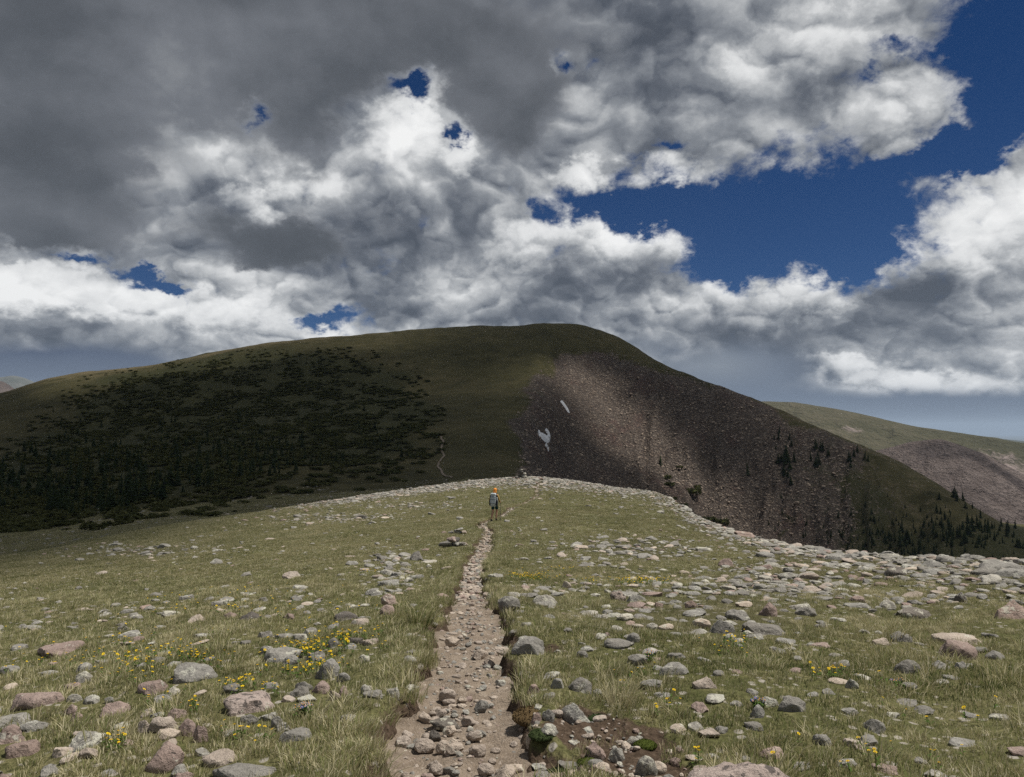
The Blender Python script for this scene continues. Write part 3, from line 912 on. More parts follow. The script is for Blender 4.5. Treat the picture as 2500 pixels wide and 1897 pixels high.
def shade_wanted(x, y):
    z = base_z(x, y)
    px, py = px_of(x, y, z)
    r = np.hypot(x, y)
    R, _ = stations(np.arctan2(x, y))
    lip = np.exp(R[:, 3]); top = np.exp(R[:, 7])
    left = sstep(1000, 150, px)
    r_a = np.interp(px, [0, 400, 700, 1000], [13, 42, 84, 105]); r_b = np.interp(px, [0, 400, 700, 1000], [78, 125, 135, 130])
    s = sstep(0, 1, (r - r_a) / (r_b - r_a))
    y_a = np.interp(px, [0, 400, 700, 950], [1500, 1352, 1258, 1180]); y_b = np.interp(px, [0, 400, 700, 950], [1340, 1262, 1205, 1140])
    s = np.maximum(s, sstep(0, 1, (y_a - py + 14 * fbm(px / 90, py / 40, 3, 15)) / (y_a - y_b)) * (px < 950) * (r < 160))
    s = s * 0.97
    # a strip along the left crest catches the sun
    yc = np.interp(px, CREST_X, CREST_Y)
    crest = sstep(52, 16, py - yc + 10 * fbm(px / 60, py / 30, 3, 5)) * sstep(1230, 900, px) * sstep(20, 140, px)
    s = s * (1 - 0.55 * crest * (0.55 + 0.45 * sstep(800, 350, px)))
    s = s * (1 - sstep(1.05, 1.25, r / top) * sstep(700, 300, px))
    # a gap lights the scree
    u = (py - 890) / 380.0
    cx = 1375 + u * 400 + 18 * np.sin(u * 9)
    gap = np.exp(-np.abs((px - cx) / (78 + 30 * u)) ** 2.6) * sstep(862, 925, py) * sstep(1420, 1180, py)
    s = s * (1 - 0.92 * gap)
    g2 = np.exp(-((px - 1270) / 75) ** 2 - ((py - 915) / 42) ** 2)
    s = s * (1 - 0.30 * g2)
    g3 = np.exp(-((px - 1090) / 170) ** 2 - ((py - 950) / 60) ** 2)
    s = s * (1 - 0.06 * g3)
    s = np.where(py > 1700, 0, s)
    # right-hand shoulder, less deep
    s = s * (1 - 0.14 * sstep(1700, 1900, px))
    # beyond the hill the far ridge lies under broken cloud
    return np.clip(s, 0, 1)


def shade_cloud():
    CH = 960.0
    off = SUN_DIR * (CH / SUN_DIR.z)
    c = 9.0
    gx = np.arange(-900, 760, c); gy = np.arange(-30, 1180, c)
    X, Y = np.meshgrid(gx, gy)
    # follow the sun ray down to the land
    x, y = X.ravel(), Y.ravel()
    fx, fy = x.copy(), y.copy()
    for _ in range(8):
        z = base_z(fx, fy)
        fx = x + SUN_DIR.x / SUN_DIR.z * z; fy = y + SUN_DIR.y / SUN_DIR.z * z
    w = 14 * fbm(x / 60, y / 60, 4, 411); w2 = 14 * fbm(x / 60, y / 60, 4, 421)
    far = sstep(100, 260, np.hypot(fx, fy))
    s = shade_wanted(fx + w * far, fy + w2 * far)
    s = np.clip(s + 0.10 * fbm(x / 45, y / 45, 4, 431) * s * far, 0, 0.975)
    rim = sstep(0, 120, np.minimum.reduce([x + 900, 760 - x, 1180 - y, y + 30 + 200]))
    s = (s * rim).reshape(X.shape)
    a = 1 - np.sqrt(1 - s)
    th = 70 * s * (1.1 + 0.8 * fbm(X / 110, Y / 110, 4, 441))
    th = np.maximum(th, 0.2)
    lump = 16 * fbm(X / 70, Y / 70, 4, 451)
    ny, nx = X.shape
    def sheet(z):
        k = z / SUN_DIR.z
        return np.stack([(X + SUN_DIR.x * k).ravel(), (Y + SUN_DIR.y * k).ravel(), z.ravel()], 1)
    top = sheet(CH + lump * s + th)
    bot = sheet(CH + lump * s - th * 0.3)
    f = grid_faces(ny, nx)
    keep = (s.ravel()[f].max(1) > 0.012)
    f = f[keep]
    faces = np.vstack([f[:, ::-1], f + nx * ny])
    used = np.unique(faces); remap = np.full(2 * nx * ny, -1); remap[used] = np.arange(len(used))
    v = np.vstack([top, bot])[used]
    at = np.concatenate([a.ravel(), a.ravel()])[used]
    m, nt, out = new_mat('cloud_vapour')
    d = nt.nodes.new('ShaderNodeBsdfDiffuse'); d.inputs[0].default_value = (.62, .63, .65, 1)
    tr = nt.nodes.new('ShaderNodeBsdfTranslucent'); tr.inputs[0].default_value = (.30, .31, .33, 1)
    ad = nt.nodes.new('ShaderNodeAddShader'); nt.links.new(d.outputs[0], ad.inputs[0]); nt.links.new(tr.outputs[0], ad.inputs[1])
    tp = nt.nodes.new('ShaderNodeBsdfTransparent')
    mx = nt.nodes.new('ShaderNodeMixShader'); nt.links.new(attr(nt, 'vapour').k, mx.inputs[0])
    nt.links.new(tp.outputs[0], mx.inputs[1]); nt.links.new(ad.outputs[0], mx.inputs[2])
    nt.links.new(mx.outputs[0], out.inputs['Surface'])
    me = mesh_np('cloud', v, remap[faces], True, {'vapour': at})
    put('cloud', me, m, kind='structure', label='unseen grey cloud high over the hill, shaped to cast its shade')


shade_cloud()

# ------------------------------------------------------------------ snow, the far footpath
def snow_material():
    m, nt, out = new_mat('old_snow')
    p = geo_pos(nt)
    n = noise(nt, p, 0.8, 5, 0.6)
    principled(nt, out, ramp(nt, n, [(0.35, (.62, .62, .63)), (0.6, (.82, .83, .84))]), 0.7, bump(nt, n, 0.4, 0.4), 0.2)
    return m


M_SNOW = snow_material()


def frame_patch(name, outline, mat, label, thick, n=40, zf=land_z, category='snow patch', **kw):
    """a thin drift over the land inside a frame outline, domed towards its middle"""
    pts = np.array(outline, float)
    x0, y0 = pts.min(0); x1, y1 = pts.max(0)
    gx = np.linspace(x0 - 1, x1 + 1, n); gy = np.linspace(y0 - 1, y1 + 1, n)
    X, Y = np.meshgrid(gx, gy)
    hit = {}
    m = poly_mask(X.ravel(), Y.ravel(), pts, 1.0)
    V, T = [], []
    for px, py in zip(X.ravel(), Y.ravel()):
        p = ground_hit(px, py, base_z, r0=350, r1=800, n=160)
        V.append(p if p is not None else (0, 0, 0))
    V = np.array(V)
    zb = zf(V[:, 0], V[:, 1])
    V[:, 2] = zb + thick * (m * 1.6 - 0.6)
    f = grid_faces(n, n)
    f = f[(m[f] > 0.05).any(1)]
    used = np.unique(f); rm = np.full(n * n, -1); rm[used] = np.arange(len(used))
    return put(name, mesh_np(name, V[used], rm[f]), mat, label=label, category=category, **kw)


frame_patch('snow_patch', [(1313, 1052), (1318, 1056), (1320, 1060), (1330, 1067), (1336, 1072), (1339, 1070), (1333, 1059), (1330, 1056), (1336, 1058), (1341, 1064), (1344, 1072), (1342, 1082), (1337, 1083), (1330, 1077), (1320, 1066), (1315, 1060)], M_SNOW, 'wide upper piece of the bird-shaped snow patch on the shaded scree', 1.6)
frame_patch('snow_patch', [(1331, 1086), (1335, 1085), (1340, 1096), (1339, 1100), (1336, 1092)], M_SNOW, 'small pointed snow patch just below the bird-shaped one', 1.4, 24)
frame_patch('snow_patch', [(1368, 981), (1374, 983), (1386, 1000), (1391, 1009), (1387, 1008), (1378, 995)], M_SNOW, 'thin slanting snow streak high on the scree', 1.5, 30)
tk = []
for (px, py) in TRACK_PX:
    p = ground_hit(px, py, base_z, r0=150)
    tk.append(p)
tk = np.array(tk)
tk = tk[np.argsort(tk[:, 1])]
cs = np.concatenate([[0], np.cumsum(np.hypot(np.diff(tk[:, 0]), np.diff(tk[:, 1])))])
ss_ = np.arange(0, cs[-1], 1.5)
kx, ky = np.interp(ss_, cs, tk[:, 0]), np.interp(ss_, cs, tk[:, 1])
kx = kx + 1.2 * fbm(ss_ / 14, ss_ * 0, 3, 5); ky = ky
g = np.gradient(kx), np.gradient(ky); l_ = np.hypot(*g)
w_ = 0.42 + 0.25 * fbm(ss_ / 9, ss_ * 0 + 3, 2, 8)
vv = []
for t in (-1, -0.3, 0.3, 1):
    X, Y = kx + t * w_ * g[1] / l_, ky - t * w_ * g[0] / l_
    vv.append(np.stack([X, Y, land_z(X, Y) + 0.22], 1))
vv = np.stack(vv, 1).reshape(-1, 3)
put('far_trail', mesh_np('far_trail', vv, grid_faces(len(ss_), 4)[:, ::-1]), M_DIRT, kind='structure', label='thin pale line of the footpath climbing the shaded hill')

# ------------------------------------------------------------------ rocks
def rock_material(name, stops, lichen=0.3, dark=0.2, pale=(.50, .49, .42)):
    m, nt, out = new_mat(name)
    p = geo_pos(nt)
    rnd = obj_random(nt)
    sh = p + vec(nt, rnd * 31.0, rnd * 17.0, 0.0)
    n1 = noise(nt, sh, 4.5, 5, 0.6); n2 = noise(nt, sh, 32, 5, 0.65); n3 = noise(nt, sh, 150, 2, 0.6)
    c = ramp(nt, n1 * 0.40 + n2 * 0.40 + n3 * 0.2, stops)
    c = cmix(nt, n3.step(0.60, 0.72) * 0.55, c, (.055, .050, .048))            # mica and hornblende flecks
    li = (noise(nt, sh + (9, 4, 2), 7.0, 4, 0.6) + (n2 - 0.5) * 0.5 + (rnd - 0.5) * 0.12).step(0.66 - 0.25 * lichen, 0.72 - 0.25 * lichen)
    c = cmix(nt, li * 0.7, c, pale)
    dk = (noise(nt, sh + (1, 8, 5), 17.0, 3, 0.6) + (rnd - 0.5) * 0.1).step(0.74 - 0.3 * dark, 0.79 - 0.3 * dark)
    c = cmix(nt, dk * 0.75, c, (.045, .042, .040))
    c = cmix(nt, 1.0, c, ramp(nt, rnd, [(0.0, (.78, .76, .74)), (0.5, (.95, .95, .95)), (1.0, (1.12, 1.10, 1.05))]), 'MULTIPLY')
    h = n1 * 1.0 + n2 * 0.6 + n3 * 0.15
    principled(nt, out, c, 0.9, bump(nt, h, 0.95, 0.045), 0.2)
    return m


M_ROCK = {
    'grey': rock_material('grey_granite', [(0.30, (.13, .123, .110)), (0.5, (.265, .252, .228)), (0.7, (.40, .385, .35))], 0.35, 0.12),
    'pink': rock_material('pink_granite', [(0.30, (.16, .120, .105)), (0.5, (.31, .235, .205)), (0.7, (.45, .36, .315))], 0.12, 0.25),
    'tan': rock_material('tan_granite', [(0.30, (.22, .180, .148)), (0.5, (.42, .355, .300)), (0.7, (.56, .49, .42))], 0.1, 0.12),
    'pale': rock_material('pale_quartz', [(0.30, (.30, .275, .23)), (0.5, (.47, .44, .38)), (0.7, (.60, .57, .50))], 0.1, 0.05),
    'dark': rock_material('dark_rock', [(0.30, (.07, .062, .055)), (0.5, (.14, .125, .11)), (0.7, (.22, .20, .18))], 0.25, 0.2),
    'spotted': rock_material('lichen_spotted_granite', [(0.30, (.22, .17, .15)), (0.5, (.38, .31, .275)), (0.7, (.48, .41, .365))], 0.2, 0.62),
}


def icosphere(sub):
    t = (1 + 5 ** .5) / 2
    v = [(-1, t, 0), (1, t, 0), (-1, -t, 0), (1, -t, 0), (0, -1, t), (0, 1, t), (0, -1, -t), (0, 1, -t), (t, 0, -1), (t, 0, 1), (-t, 0, -1), (-t, 0, 1)]
    v = [np.array(p) / np.linalg.norm(p) for p in v]
    f = [(0, 11, 5), (0, 5, 1), (0, 1, 7), (0, 7, 10), (0, 10, 11), (1, 5, 9), (5, 11, 4), (11, 10, 2), (10, 7, 6), (7, 1, 8), (3, 9, 4), (3, 4, 2), (3, 2, 6), (3, 6, 8), (3, 8, 9), (4, 9, 5), (2, 4, 11), (6, 2, 10), (8, 6, 7), (9, 8, 1)]
    for _ in range(sub):
        mid, nf = {}, []
        def mp(a, b):
            k = (min(a, b), max(a, b))
            if k not in mid:
                q = v[a] + v[b]; v.append(q / np.linalg.norm(q)); mid[k] = len(v) - 1
            return mid[k]
        for a, b, c in f:
            x, y, z = mp(a, b), mp(b, c), mp(c, a)
            nf += [(a, x, z), (b, y, x), (c, z, y), (x, y, z)]
        f = nf
    return np.array(v), np.array(f)


def noise3(p, f, seed, octv=3):
    s = 0
    a = 1.0
    for i in range(octv):
        s = s + a * (gnoise(p[:, 0] * f + 3.7 * i, p[:, 1] * f + p[:, 2] * f * 0.7, seed + i) + gnoise(p[:, 2] * f - 1.3, p[:, 0] * f * 0.6 - p[:, 1] * f, seed + 50 + i)) * 0.7
        f *= 2.1; a *= 0.5
    return s


def rock_shape(kind, seed, sub=3):
    rs = np.random.RandomState(seed)
    v, f = icosphere(sub)
    v = v.copy()
    d = v / np.linalg.norm(v, axis=1)[:, None]
    if kind == 'angular': ncut, lo, hi, am = 14, 0.52, 0.86, 0.11
    elif kind == 'slab': ncut, lo, hi, am = 10, 0.60, 0.90, 0.12
    else: ncut, lo, hi, am = 12, 0.64, 0.94, 0.15
    rad = np.ones(len(v))
    for i in range(ncut):
        n = rs.normal(size=3); n[2] *= 0.8; n /= np.linalg.norm(n)
        h = rs.uniform(lo, hi)
        dn = d @ n
        lim = np.where(dn > 0.05, h / np.maximum(dn, 0.05), 9)
        rad = np.minimum(rad, lim)
    if kind == 'slab':
        n = np.array([rs.uniform(-.12, .12), rs.uniform(-.12, .12), 1.0]); dn = d @ n
        rad = np.minimum(rad, np.where(dn > 0.05, 0.66 / np.maximum(dn, 0.05), 9))
    rad = rad * (1 + am * noise3(d, 1.6, seed) + 0.075 * noise3(d, 4.4, seed + 9, 3))
    v = d * rad[:, None]
    v /= np.abs(v).max(0)[None]
    me = mesh_np('rock_%s' % kind, v, f, smooth=True)
    try:
        me.set_sharp_from_angle(angle=math.radians(38))
    except Exception:
        pass
    return me


SHAPES = {}
for kind, cnt in (('round', 7), ('angular', 9), ('slab', 5)):
    SHAPES[kind] = [rock_shape(kind, 100 + 13 * i + len(kind)) for i in range(cnt)]
_mesh_mat = {}


def rock_mesh(kind, i, colour):
    k = (kind, i % len(SHAPES[kind]), colour)
    if k not in _mesh_mat:
        me = SHAPES[kind][k[1]].copy(); me.materials.clear(); me.materials.append(M_ROCK[colour]); me.name = 'rock'
        _mesh_mat[k] = me
    return _mesh_mat[k]


RNG = random.Random(5)
ROCKS = []          # (x, y, radius) for keeping grass off
ROCK_OBJ = []


def surf_z(x, y):
    """top of what one stands on: trail where it is worn, else turf"""
    x = np.atleast_1d(np.asarray(x, float)); y = np.atleast_1d(np.asarray(y, float))
    return np.maximum(land_z(x, y), np.where(trail_dist(x, y) < 0.2, trail_z(x, y), -1e9))


def place_rock(px, py, w, h, colour, kind, label, sink=0.30, deep=None, group=None, tilt=0.12, hit=None):
    """a rock whose visible body is w by h frame pixels with its foot at (px, py)"""
    p = hit if hit is not None else ground_hit(px, py, None, r0=2.5, r1=140)
    if p is None: return None
    r = math.hypot(p[0], p[1])
    wm = w * r / FPX
    vis = h * r / FPX * (0.80 if r < 15 else 0.9) + 0.012
    hm = vis / (1 - sink)
    dm = wm * (deep or RNG.uniform(0.65, 0.95))
    kindi = RNG.randrange(100)
    ob = bpy.data.objects.new('rock', rock_mesh(kind, kindi, colour)); COL.objects.link(ob)
    z = float(surf_z(p[0], p[1])[0])
    yb = p[1] + dm * 0.40
    xb = p[0] * (yb / p[1])
    z = float(surf_z(xb, yb)[0])
    ob.location = (xb, yb, z + hm * (0.5 - sink))
    ob.scale = (wm / 2, dm / 2, hm / 2)
    ob.rotation_euler = (RNG.uniform(-tilt, tilt), RNG.uniform(-tilt, tilt), RNG.choice((0, math.pi)) + RNG.uniform(-0.35, 0.35))
    ob['label'] = label; ob['category'] = 'rock'
    if group: ob['group'] = group
    ROCKS.append((xb, yb, max(wm, dm) / 2, hm * (1 - sink)))
    ROCK_OBJ.append(ob)
    return ob


G, P_, T_, WH, DK, SP = 'grey', 'pink', 'tan', 'pale', 'dark', 'spotted'
NAMED = [
    # left meadow, near
    (475, 1664, 107, 38, G, 'round', 'long rounded grey boulder in the left grass above the white stone'),
    (427, 1692, 32, 19, WH, 'round', 'small whitish rounded stone just below the long grey boulder'),
    (600, 1747, 133, 46, SP, 'slab', 'wide pink slab with dark spots left of the trail'),
    (608, 1770, 42, 26, G, 'round', 'rounded grey-green rock touching the front of the spotted pink slab'),
    (657, 1756, 42, 20, G, 'slab', 'low grey rock at the right end of the spotted pink slab'),
    (676, 1774, 36, 26, G, 'angular', 'pale lichened rock in front of the right end of the spotted pink slab'),
    (436, 1768, 52, 24, P_, 'angular', 'pinkish rock below the white stone and above the row of brown boulders'),
    (397, 1806, 70, 36, T_, 'round', 'largest grey-brown boulder in the row at lower left'),
    (412, 1818, 50, 24, T_, 'slab', 'flat brownish rock leaning on the largest boulder of the lower left row'),
    (457, 1806, 44, 36, P_, 'round', 'rounded purple-grey boulder right of centre in the lower left row'),
    (494, 1812, 40, 48, P_, 'angular', 'upright pinkish boulder at the right end of the lower left row'),
    (352, 1810, 40, 34, T_, 'angular', 'brownish boulder at the left end of the lower left row'),
    (404, 1872, 104, 54, P_, 'angular', 'big wedge-shaped pinkish boulder near the bottom left'),
    (447, 1897, 54, 22, P_, 'round', 'rounded pink rock at the bottom edge below the wedge-shaped boulder'),
    (601, 1893, 165, 28, G, 'slab', 'long low pale slab along the bottom edge left of the trail'),
    (539, 1856, 82, 32, T_, 'slab', 'lichened rock above the long slab at the bottom left'),
    (726, 1812, 80, 28, G, 'slab', 'slanting elongated grey rock in the grass nearest left of the trail'),
    (215, 1846, 96, 34, G, 'round', 'long low grey-green rock at the bottom left beside yellow flowers'),
    (152, 1860, 48, 22, T_, 'slab', 'low brownish rock at the left end of the long grey-green one'),
    (26, 1834, 62, 38, P_, 'angular', 'pink pointed rock cut by the left edge of the picture'),
    (52, 1862, 76, 32, P_, 'slab', 'pink slab at lower left below the pointed pink rock'),
    (26, 1779, 80, 28, G, 'slab', 'slanting grey-green slab at the left edge'),
    (84, 1788, 54, 22, G, 'round', 'small pale rock right of the slanting slab at the left edge'),
    (92, 1735, 100, 38, P_, 'slab', 'broad dull pink slab overgrown by grass near the left edge'),
    (172, 1740, 28, 20, P_, 'round', 'upper of two small pink stones right of the overgrown pink slab'),
    (187, 1750, 30, 16, P_, 'round', 'lower of two small pink stones right of the overgrown pink slab'),
    (279, 1745, 72, 34, P_, 'round', 'pinkish boulder half sunk in straw-coloured grass at left'),
    (206, 1643, 36, 21, G, 'round', 'rounded grey stone, topmost of three in a line at far left'),
    (202, 1664, 42, 23, G, 'round', 'grey lichened stone, middle of three in a line at far left'),
    (180, 1680, 42, 18, P_, 'slab', 'pink stone, lowest of three in a line at far left'),
    (148, 1594, 92, 26, P_, 'slab', 'low pink rock patch far left among the grass'),
    (376, 1692, 66, 40, P_, 'angular', 'crumbled pink rock left of the white stone'),
    (300, 1536, 28, 12, G, 'round', 'small grey stone in the mid left meadow'),
    (318, 1556, 50, 17, G, 'slab', 'flat grey rock in the mid left meadow above the flowers'),
    (560, 1511, 36, 16, P_, 'round', 'pale pink stone left of the dark brown rock in the meadow'),
    (608, 1514, 54, 22, DK, 'angular', 'dark brown rock in the left meadow behind the flowers'),
    (704, 1511, 32, 15, P_, 'round', 'small pink stone right of the dark brown rock in the meadow'),
    (842, 1513, 62, 22, DK, 'round', 'dark grey rounded boulder left of the trail, beyond the flowers'),
    (882, 1522, 46, 18, T_, 'slab', 'pale rock leaning against the dark grey rounded boulder'),
    (760, 1548, 40, 22, G, 'round', 'rounded grey rock at the top of the main yellow flower patch'),
    (648, 1553, 38, 16, G, 'round', 'pale lichened rock at the upper left of the main flower patch'),
    (691, 1560, 46, 14, G, 'slab', 'low pale rock between two lichened rocks above the flowers'),
    (731, 1563, 42, 14, G, 'slab', 'low flat rock under the rounded grey rock above the flowers'),
    (653, 1590, 42, 25, G, 'round', 'grey boulder at the left rim of the main flower patch'),
    (694, 1612, 88, 40, G, 'slab', 'long pale curved boulder in the middle of the yellow flowers'),
    (711, 1620, 42, 20, G, 'round', 'small rounded rock in front of the long pale curved boulder'),
    (771, 1610, 52, 28, G, 'round', 'smooth rounded grey boulder among the yellow flowers'),
    (812, 1583, 32, 22, G, 'round', 'small upright grey rock on the right of the yellow flowers'),
    (868, 1577, 38, 17, DK, 'slab', 'dark brown rock right of the yellow flowers'),
    (903, 1579, 46, 16, T_, 'slab', 'pale brown slab touching the dark brown rock near the flowers'),
    (891, 1623, 36, 26, G, 'round', 'rounded pale boulder between the flowers and the trail'),
    (799, 1652, 58, 48, G, 'angular', 'tall blocky grey boulder below the yellow flowers'),
    (838, 1664, 40, 20, G, 'angular', 'grey rock on the right foot of the tall blocky boulder'),
    (743, 1682, 44, 26, G, 'round', 'grey rock at the lower left of the tall blocky boulder'),
    (782, 1694, 44, 28, P_, 'angular', 'pink-spotted rock below the tall blocky boulder'),
    (730, 1703, 52, 28, G, 'round', 'mossy rounded rock at the left of the cluster below the blocky boulder'),
    (814, 1707, 38, 24, T_, 'angular', 'pale crusty rock at the foot of the cluster below the blocky boulder'),
    (840, 1697, 26, 24, P_, 'round', 'pinkish stone at the right of the cluster below the blocky boulder'),
    (895, 1700, 34, 26, G, 'round', 'rounded grey stone alone between the cluster and the trail'),
    (962, 1702, 36, 26, G, 'angular', 'pointed grey-green stone at the left verge of the trail'),
    (745, 1737, 42, 20, T_, 'round', 'orange-tan stone with blue flowers at its foot'),
    (268, 1712, 26, 12, G, 'round', 'small lichened stone, rightmost of three above the sunk pink boulder'),
    (223, 1716, 40, 18, G, 'round', 'flat stone, middle of three above the sunk pink boulder'),
    (182, 1716, 34, 15, G, 'round', 'lichened stone, leftmost of three above the sunk pink boulder'),
    (644, 1471, 20, 15, G, 'angular', 'slim tilted grey stone at the edge of the stony strip in the left meadow'),
    (535, 1480, 36, 16, G, 'slab', 'grey stone in the stony strip of the left meadow'),
    (455, 1472, 32, 11, G, 'slab', 'low pale stone at the left end of the stony strip in the left meadow'),
    (1020, 1371, 40, 22, G, 'angular', 'lichened rock pile stone left of the trail below the cairn'),
    (948, 1390, 28, 14, G, 'round', 'smooth grey stone left of the rocks below the cairn'),
    (973, 1407, 44, 16, G, 'slab', 'elongated grey rock left of the trail, second group below the cairn'),
    (946, 1431, 56, 18, G, 'slab', 'broad grey rock left of the trail, third group below the cairn'),
    (912, 1453, 46, 16, G, 'round', 'low grey rock at the left end of the third group below the cairn'),
    (952, 1470, 50, 32, P_, 'angular', 'tall crusty boulder left of the trail halfway to the hiker'),
    (946, 1500, 42, 24, P_, 'angular', 'crusty rock at the foot of the tall crusty boulder'),
    (1016, 1416, 38, 13, G, 'slab', 'flat grey rock near the trail in the second group below the cairn'),
    (1045, 1386, 18, 12, G, 'angular', 'small bluish stone by the trail below the cairn'),
    # on the trail
    (1241, 1508, 60, 54, G, 'angular', 'large block-like grey boulder standing right of the trail'),
    (1106, 1550, 40, 26, T_, 'angular', 'tan wedge-shaped rock across the trail from the grey block'),
    (1170, 1586, 44, 30, T_, 'angular', 'brown-grey rock in the middle of the trail below the grey block'),
    (1293, 1620, 90, 40, G, 'round', 'large smooth grey boulder on the right verge under the turf bank'),
    (1195, 1606, 28, 20, T_, 'angular', 'brownish stone on the trail left of the smooth verge boulder'),
    (1226, 1608, 40, 21, T_, 'slab', 'flat stone against the left end of the smooth verge boulder'),
    (1093, 1667, 44, 34, T_, 'angular', 'tan wedge-shaped rock with a dark left face, alone on the trail'),
    (1128, 1670, 25, 18, T_, 'angular', 'small tan stone right of the lone wedge-shaped trail rock'),
    (1174, 1688, 38, 34, G, 'angular', 'grey slab standing in the dirt on the right of the trail'),
    (1072, 1696, 40, 25, T_, 'angular', 'rock at the upper end of the stone step across the trail'),
    (1037, 1706, 33, 28, T_, 'round', 'reddish rounded rock at the left end of the stone step'),
    (1085, 1722, 76, 30, DK, 'slab', 'long dark-faced stone forming the step across the trail'),
    (1141, 1718, 40, 22, T_, 'angular', 'tan rock at the right end of the stone step'),
    (1062, 1752, 33, 30, DK, 'round', 'dark purple-faced rock just below the stone step'),
    (1097, 1741, 36, 28, T_, 'round', 'light tan round rock below the stone step'),
    (985, 1768, 52, 34, T_, 'round', 'large tan rounded rock on the left side of the trail'),
    (991, 1746, 36, 20, G, 'round', 'grey rock behind the large tan rounded rock'),
    (1156, 1752, 44, 32, T_, 'angular', 'faceted tan rock right of the middle of the trail'),
    (1037, 1779, 54, 32, T_, 'round', 'pair-like split tan rock below the dark purple-faced one'),
    (1081, 1780, 36, 34, T_, 'round', 'round tan rock in the cluster at the middle of the trail'),
    (1104, 1764, 32, 24, T_, 'angular', 'angular tan rock behind the round one in the cluster'),
    (1112, 1792, 46, 26, T_, 'slab', 'flattish rock in front of the cluster on the trail'),
    (1164, 1797, 44, 34, T_, 'slab', 'diagonal slab of tan rock on the near trail'),
    (1043, 1845, 42, 32, P_, 'round', 'pinkish oval rock on the near left of the trail'),
    (1066, 1828, 40, 34, T_, 'angular', 'angular rock touching the back of the pinkish oval rock'),
    (991, 1838, 26, 18, T_, 'angular', 'small lone stone on the bare dirt at the near left of the trail'),
    (958, 1861, 42, 22, T_, 'round', 'rounded rock behind the biggest rock at the bottom left of the trail'),
    (939, 1893, 66, 34, T_, 'round', 'biggest rounded rock at the bottom left corner of the trail'),
    (1045, 1882, 60, 44, P_, 'round', 'large pinkish rounded rock at the bottom of the trail'),
    (981, 1896, 36, 24, T_, 'round', 'rock between the two biggest at the bottom of the trail'),
    (1232, 1850, 60, 52, T_, 'angular', 'big upright brown-grey boulder at the near right of the trail'),
    (1253, 1819, 52, 28, T_, 'round', 'flat-topped rock behind the big upright boulder'),
    (1185, 1830, 44, 28, T_, 'angular', 'rough rock left of the big upright boulder'),
    (1166, 1848, 36, 28, T_, 'angular', 'grey-pink rock at the left foot of the big upright boulder'),
    (1143, 1894, 72, 36, T_, 'angular', 'broad broken rock at the bottom middle of the trail'),
    (1199, 1894, 36, 24, T_, 'round', 'rounded rock right of the broad broken one at the bottom'),
    (1097, 1892, 44, 24, T_, 'angular', 'jagged low rock at the bottom of the trail left of the broad broken one'),
    (1266, 1903, 80, 20, G, 'slab', 'grey slab top showing at the bottom edge right of the trail'),
    # right verge and near right
    (1409, 1752, 76, 48, G, 'angular', 'bright grey angular boulder set in the turf right of the trail'),
    (1340, 1755, 32, 32, G, 'round', 'grey rounded rock next to a pink one at the right verge'),
    (1309, 1757, 30, 30, P_, 'round', 'pink rounded rock next to a grey one at the right verge'),
    (1303, 1696, 38, 20, P_, 'angular', 'pinkish rock behind the brown moss cushion'),
    (1360, 1690, 42, 24, G, 'angular', 'grey pointed rock right of the brown moss cushion'),
    (1417, 1697, 62, 32, G, 'round', 'mossy green-grey boulder behind the bright angular one'),
    (1459, 1700, 26, 20, G, 'round', 'small lichened rock right of the mossy boulder'),
    (1503, 1820, 46, 34, G, 'round', 'cracked grey rounded rock on bare soil at lower right of the trail'),
    (1456, 1816, 50, 32, P_, 'round', 'pinkish rock left of the cracked grey one'),
    (1579, 1866, 58, 52, G, 'angular', 'clean grey angular boulder on bare soil near the bottom'),
    (1412, 1868, 46, 54, P_, 'angular', 'pinkish boulder on the edge of the dark hollow at the bottom'),
    (1297, 1784, 28, 22, T_, 'round', 'tan stone at the foot of the right verge'),
    (1420, 1616, 34, 20, G, 'round', 'round grey stone alone in grass right of the smooth verge boulder'),
    (1644, 1656, 72, 30, G, 'slab', 'long low rock half hidden by grass right of centre'),
    (1720, 1697, 60, 32, T_, 'angular', 'tan two-peaked rock in the right meadow'),
    (1879, 1734, 46, 28, G, 'round', 'speckled grey rock right of the bright blue flowers'),
    (1849, 1762, 34, 28, G, 'angular', 'dark-sided stone below the bright blue flowers'),
    (1840, 1781, 46, 18, G, 'slab', 'low grey stone under the dark-sided one by the blue flowers'),
    (1658, 1818, 28, 13, P_, 'round', 'small pale stone on the soil above the pink one'),
    (1648, 1848, 28, 14, P_, 'round', 'small pink stone beside a yellow flower near the clean grey boulder'),
    (1812, 2030, 300, 150, SP, 'round', 'huge pink boulder with black lichen spots at the bottom edge'),
    (1882, 1842, 56, 22, P_, 'slab', 'flat pinkish rock behind the huge spotted boulder'),
    (1937, 1754, 72, 32, G, 'round', 'broad pale boulder in the right meadow below the flower line'),
    (2005, 1823, 44, 24, G, 'round', 'left one of two pale stones near the bottom right'),
    (2081, 1823, 46, 22, T_, 'slab', 'right one of two pale stones near the bottom right'),
    (2129, 1785, 54, 26, G, 'angular', 'angular whitish rock in the lower right meadow'),
    (2077, 1695, 32, 22, G, 'angular', 'leaning pair of grey stones below the right yellow flower line'),
    (2214, 1640, 62, 30, G, 'round', 'rough grey boulder below the pink tilted slab'),
    (2300, 1636, 42, 17, G, 'round', 'low grey stone just below the pink tilted slab'),
    (2345, 1637, 24, 19, G, 'round', 'small round stone right of the low one below the pink tilted slab'),
    (2333, 1560, 122, 30, T_, 'slab', 'long flat slab with a dark left end at far right'),
    (2342, 1600, 84, 56, P_, 'slab', 'pink tilted slab lying in the grass at far right'),
    (1868, 1547, 106, 42, G, 'slab', 'largest flat-topped grey boulder of the right rock field'),
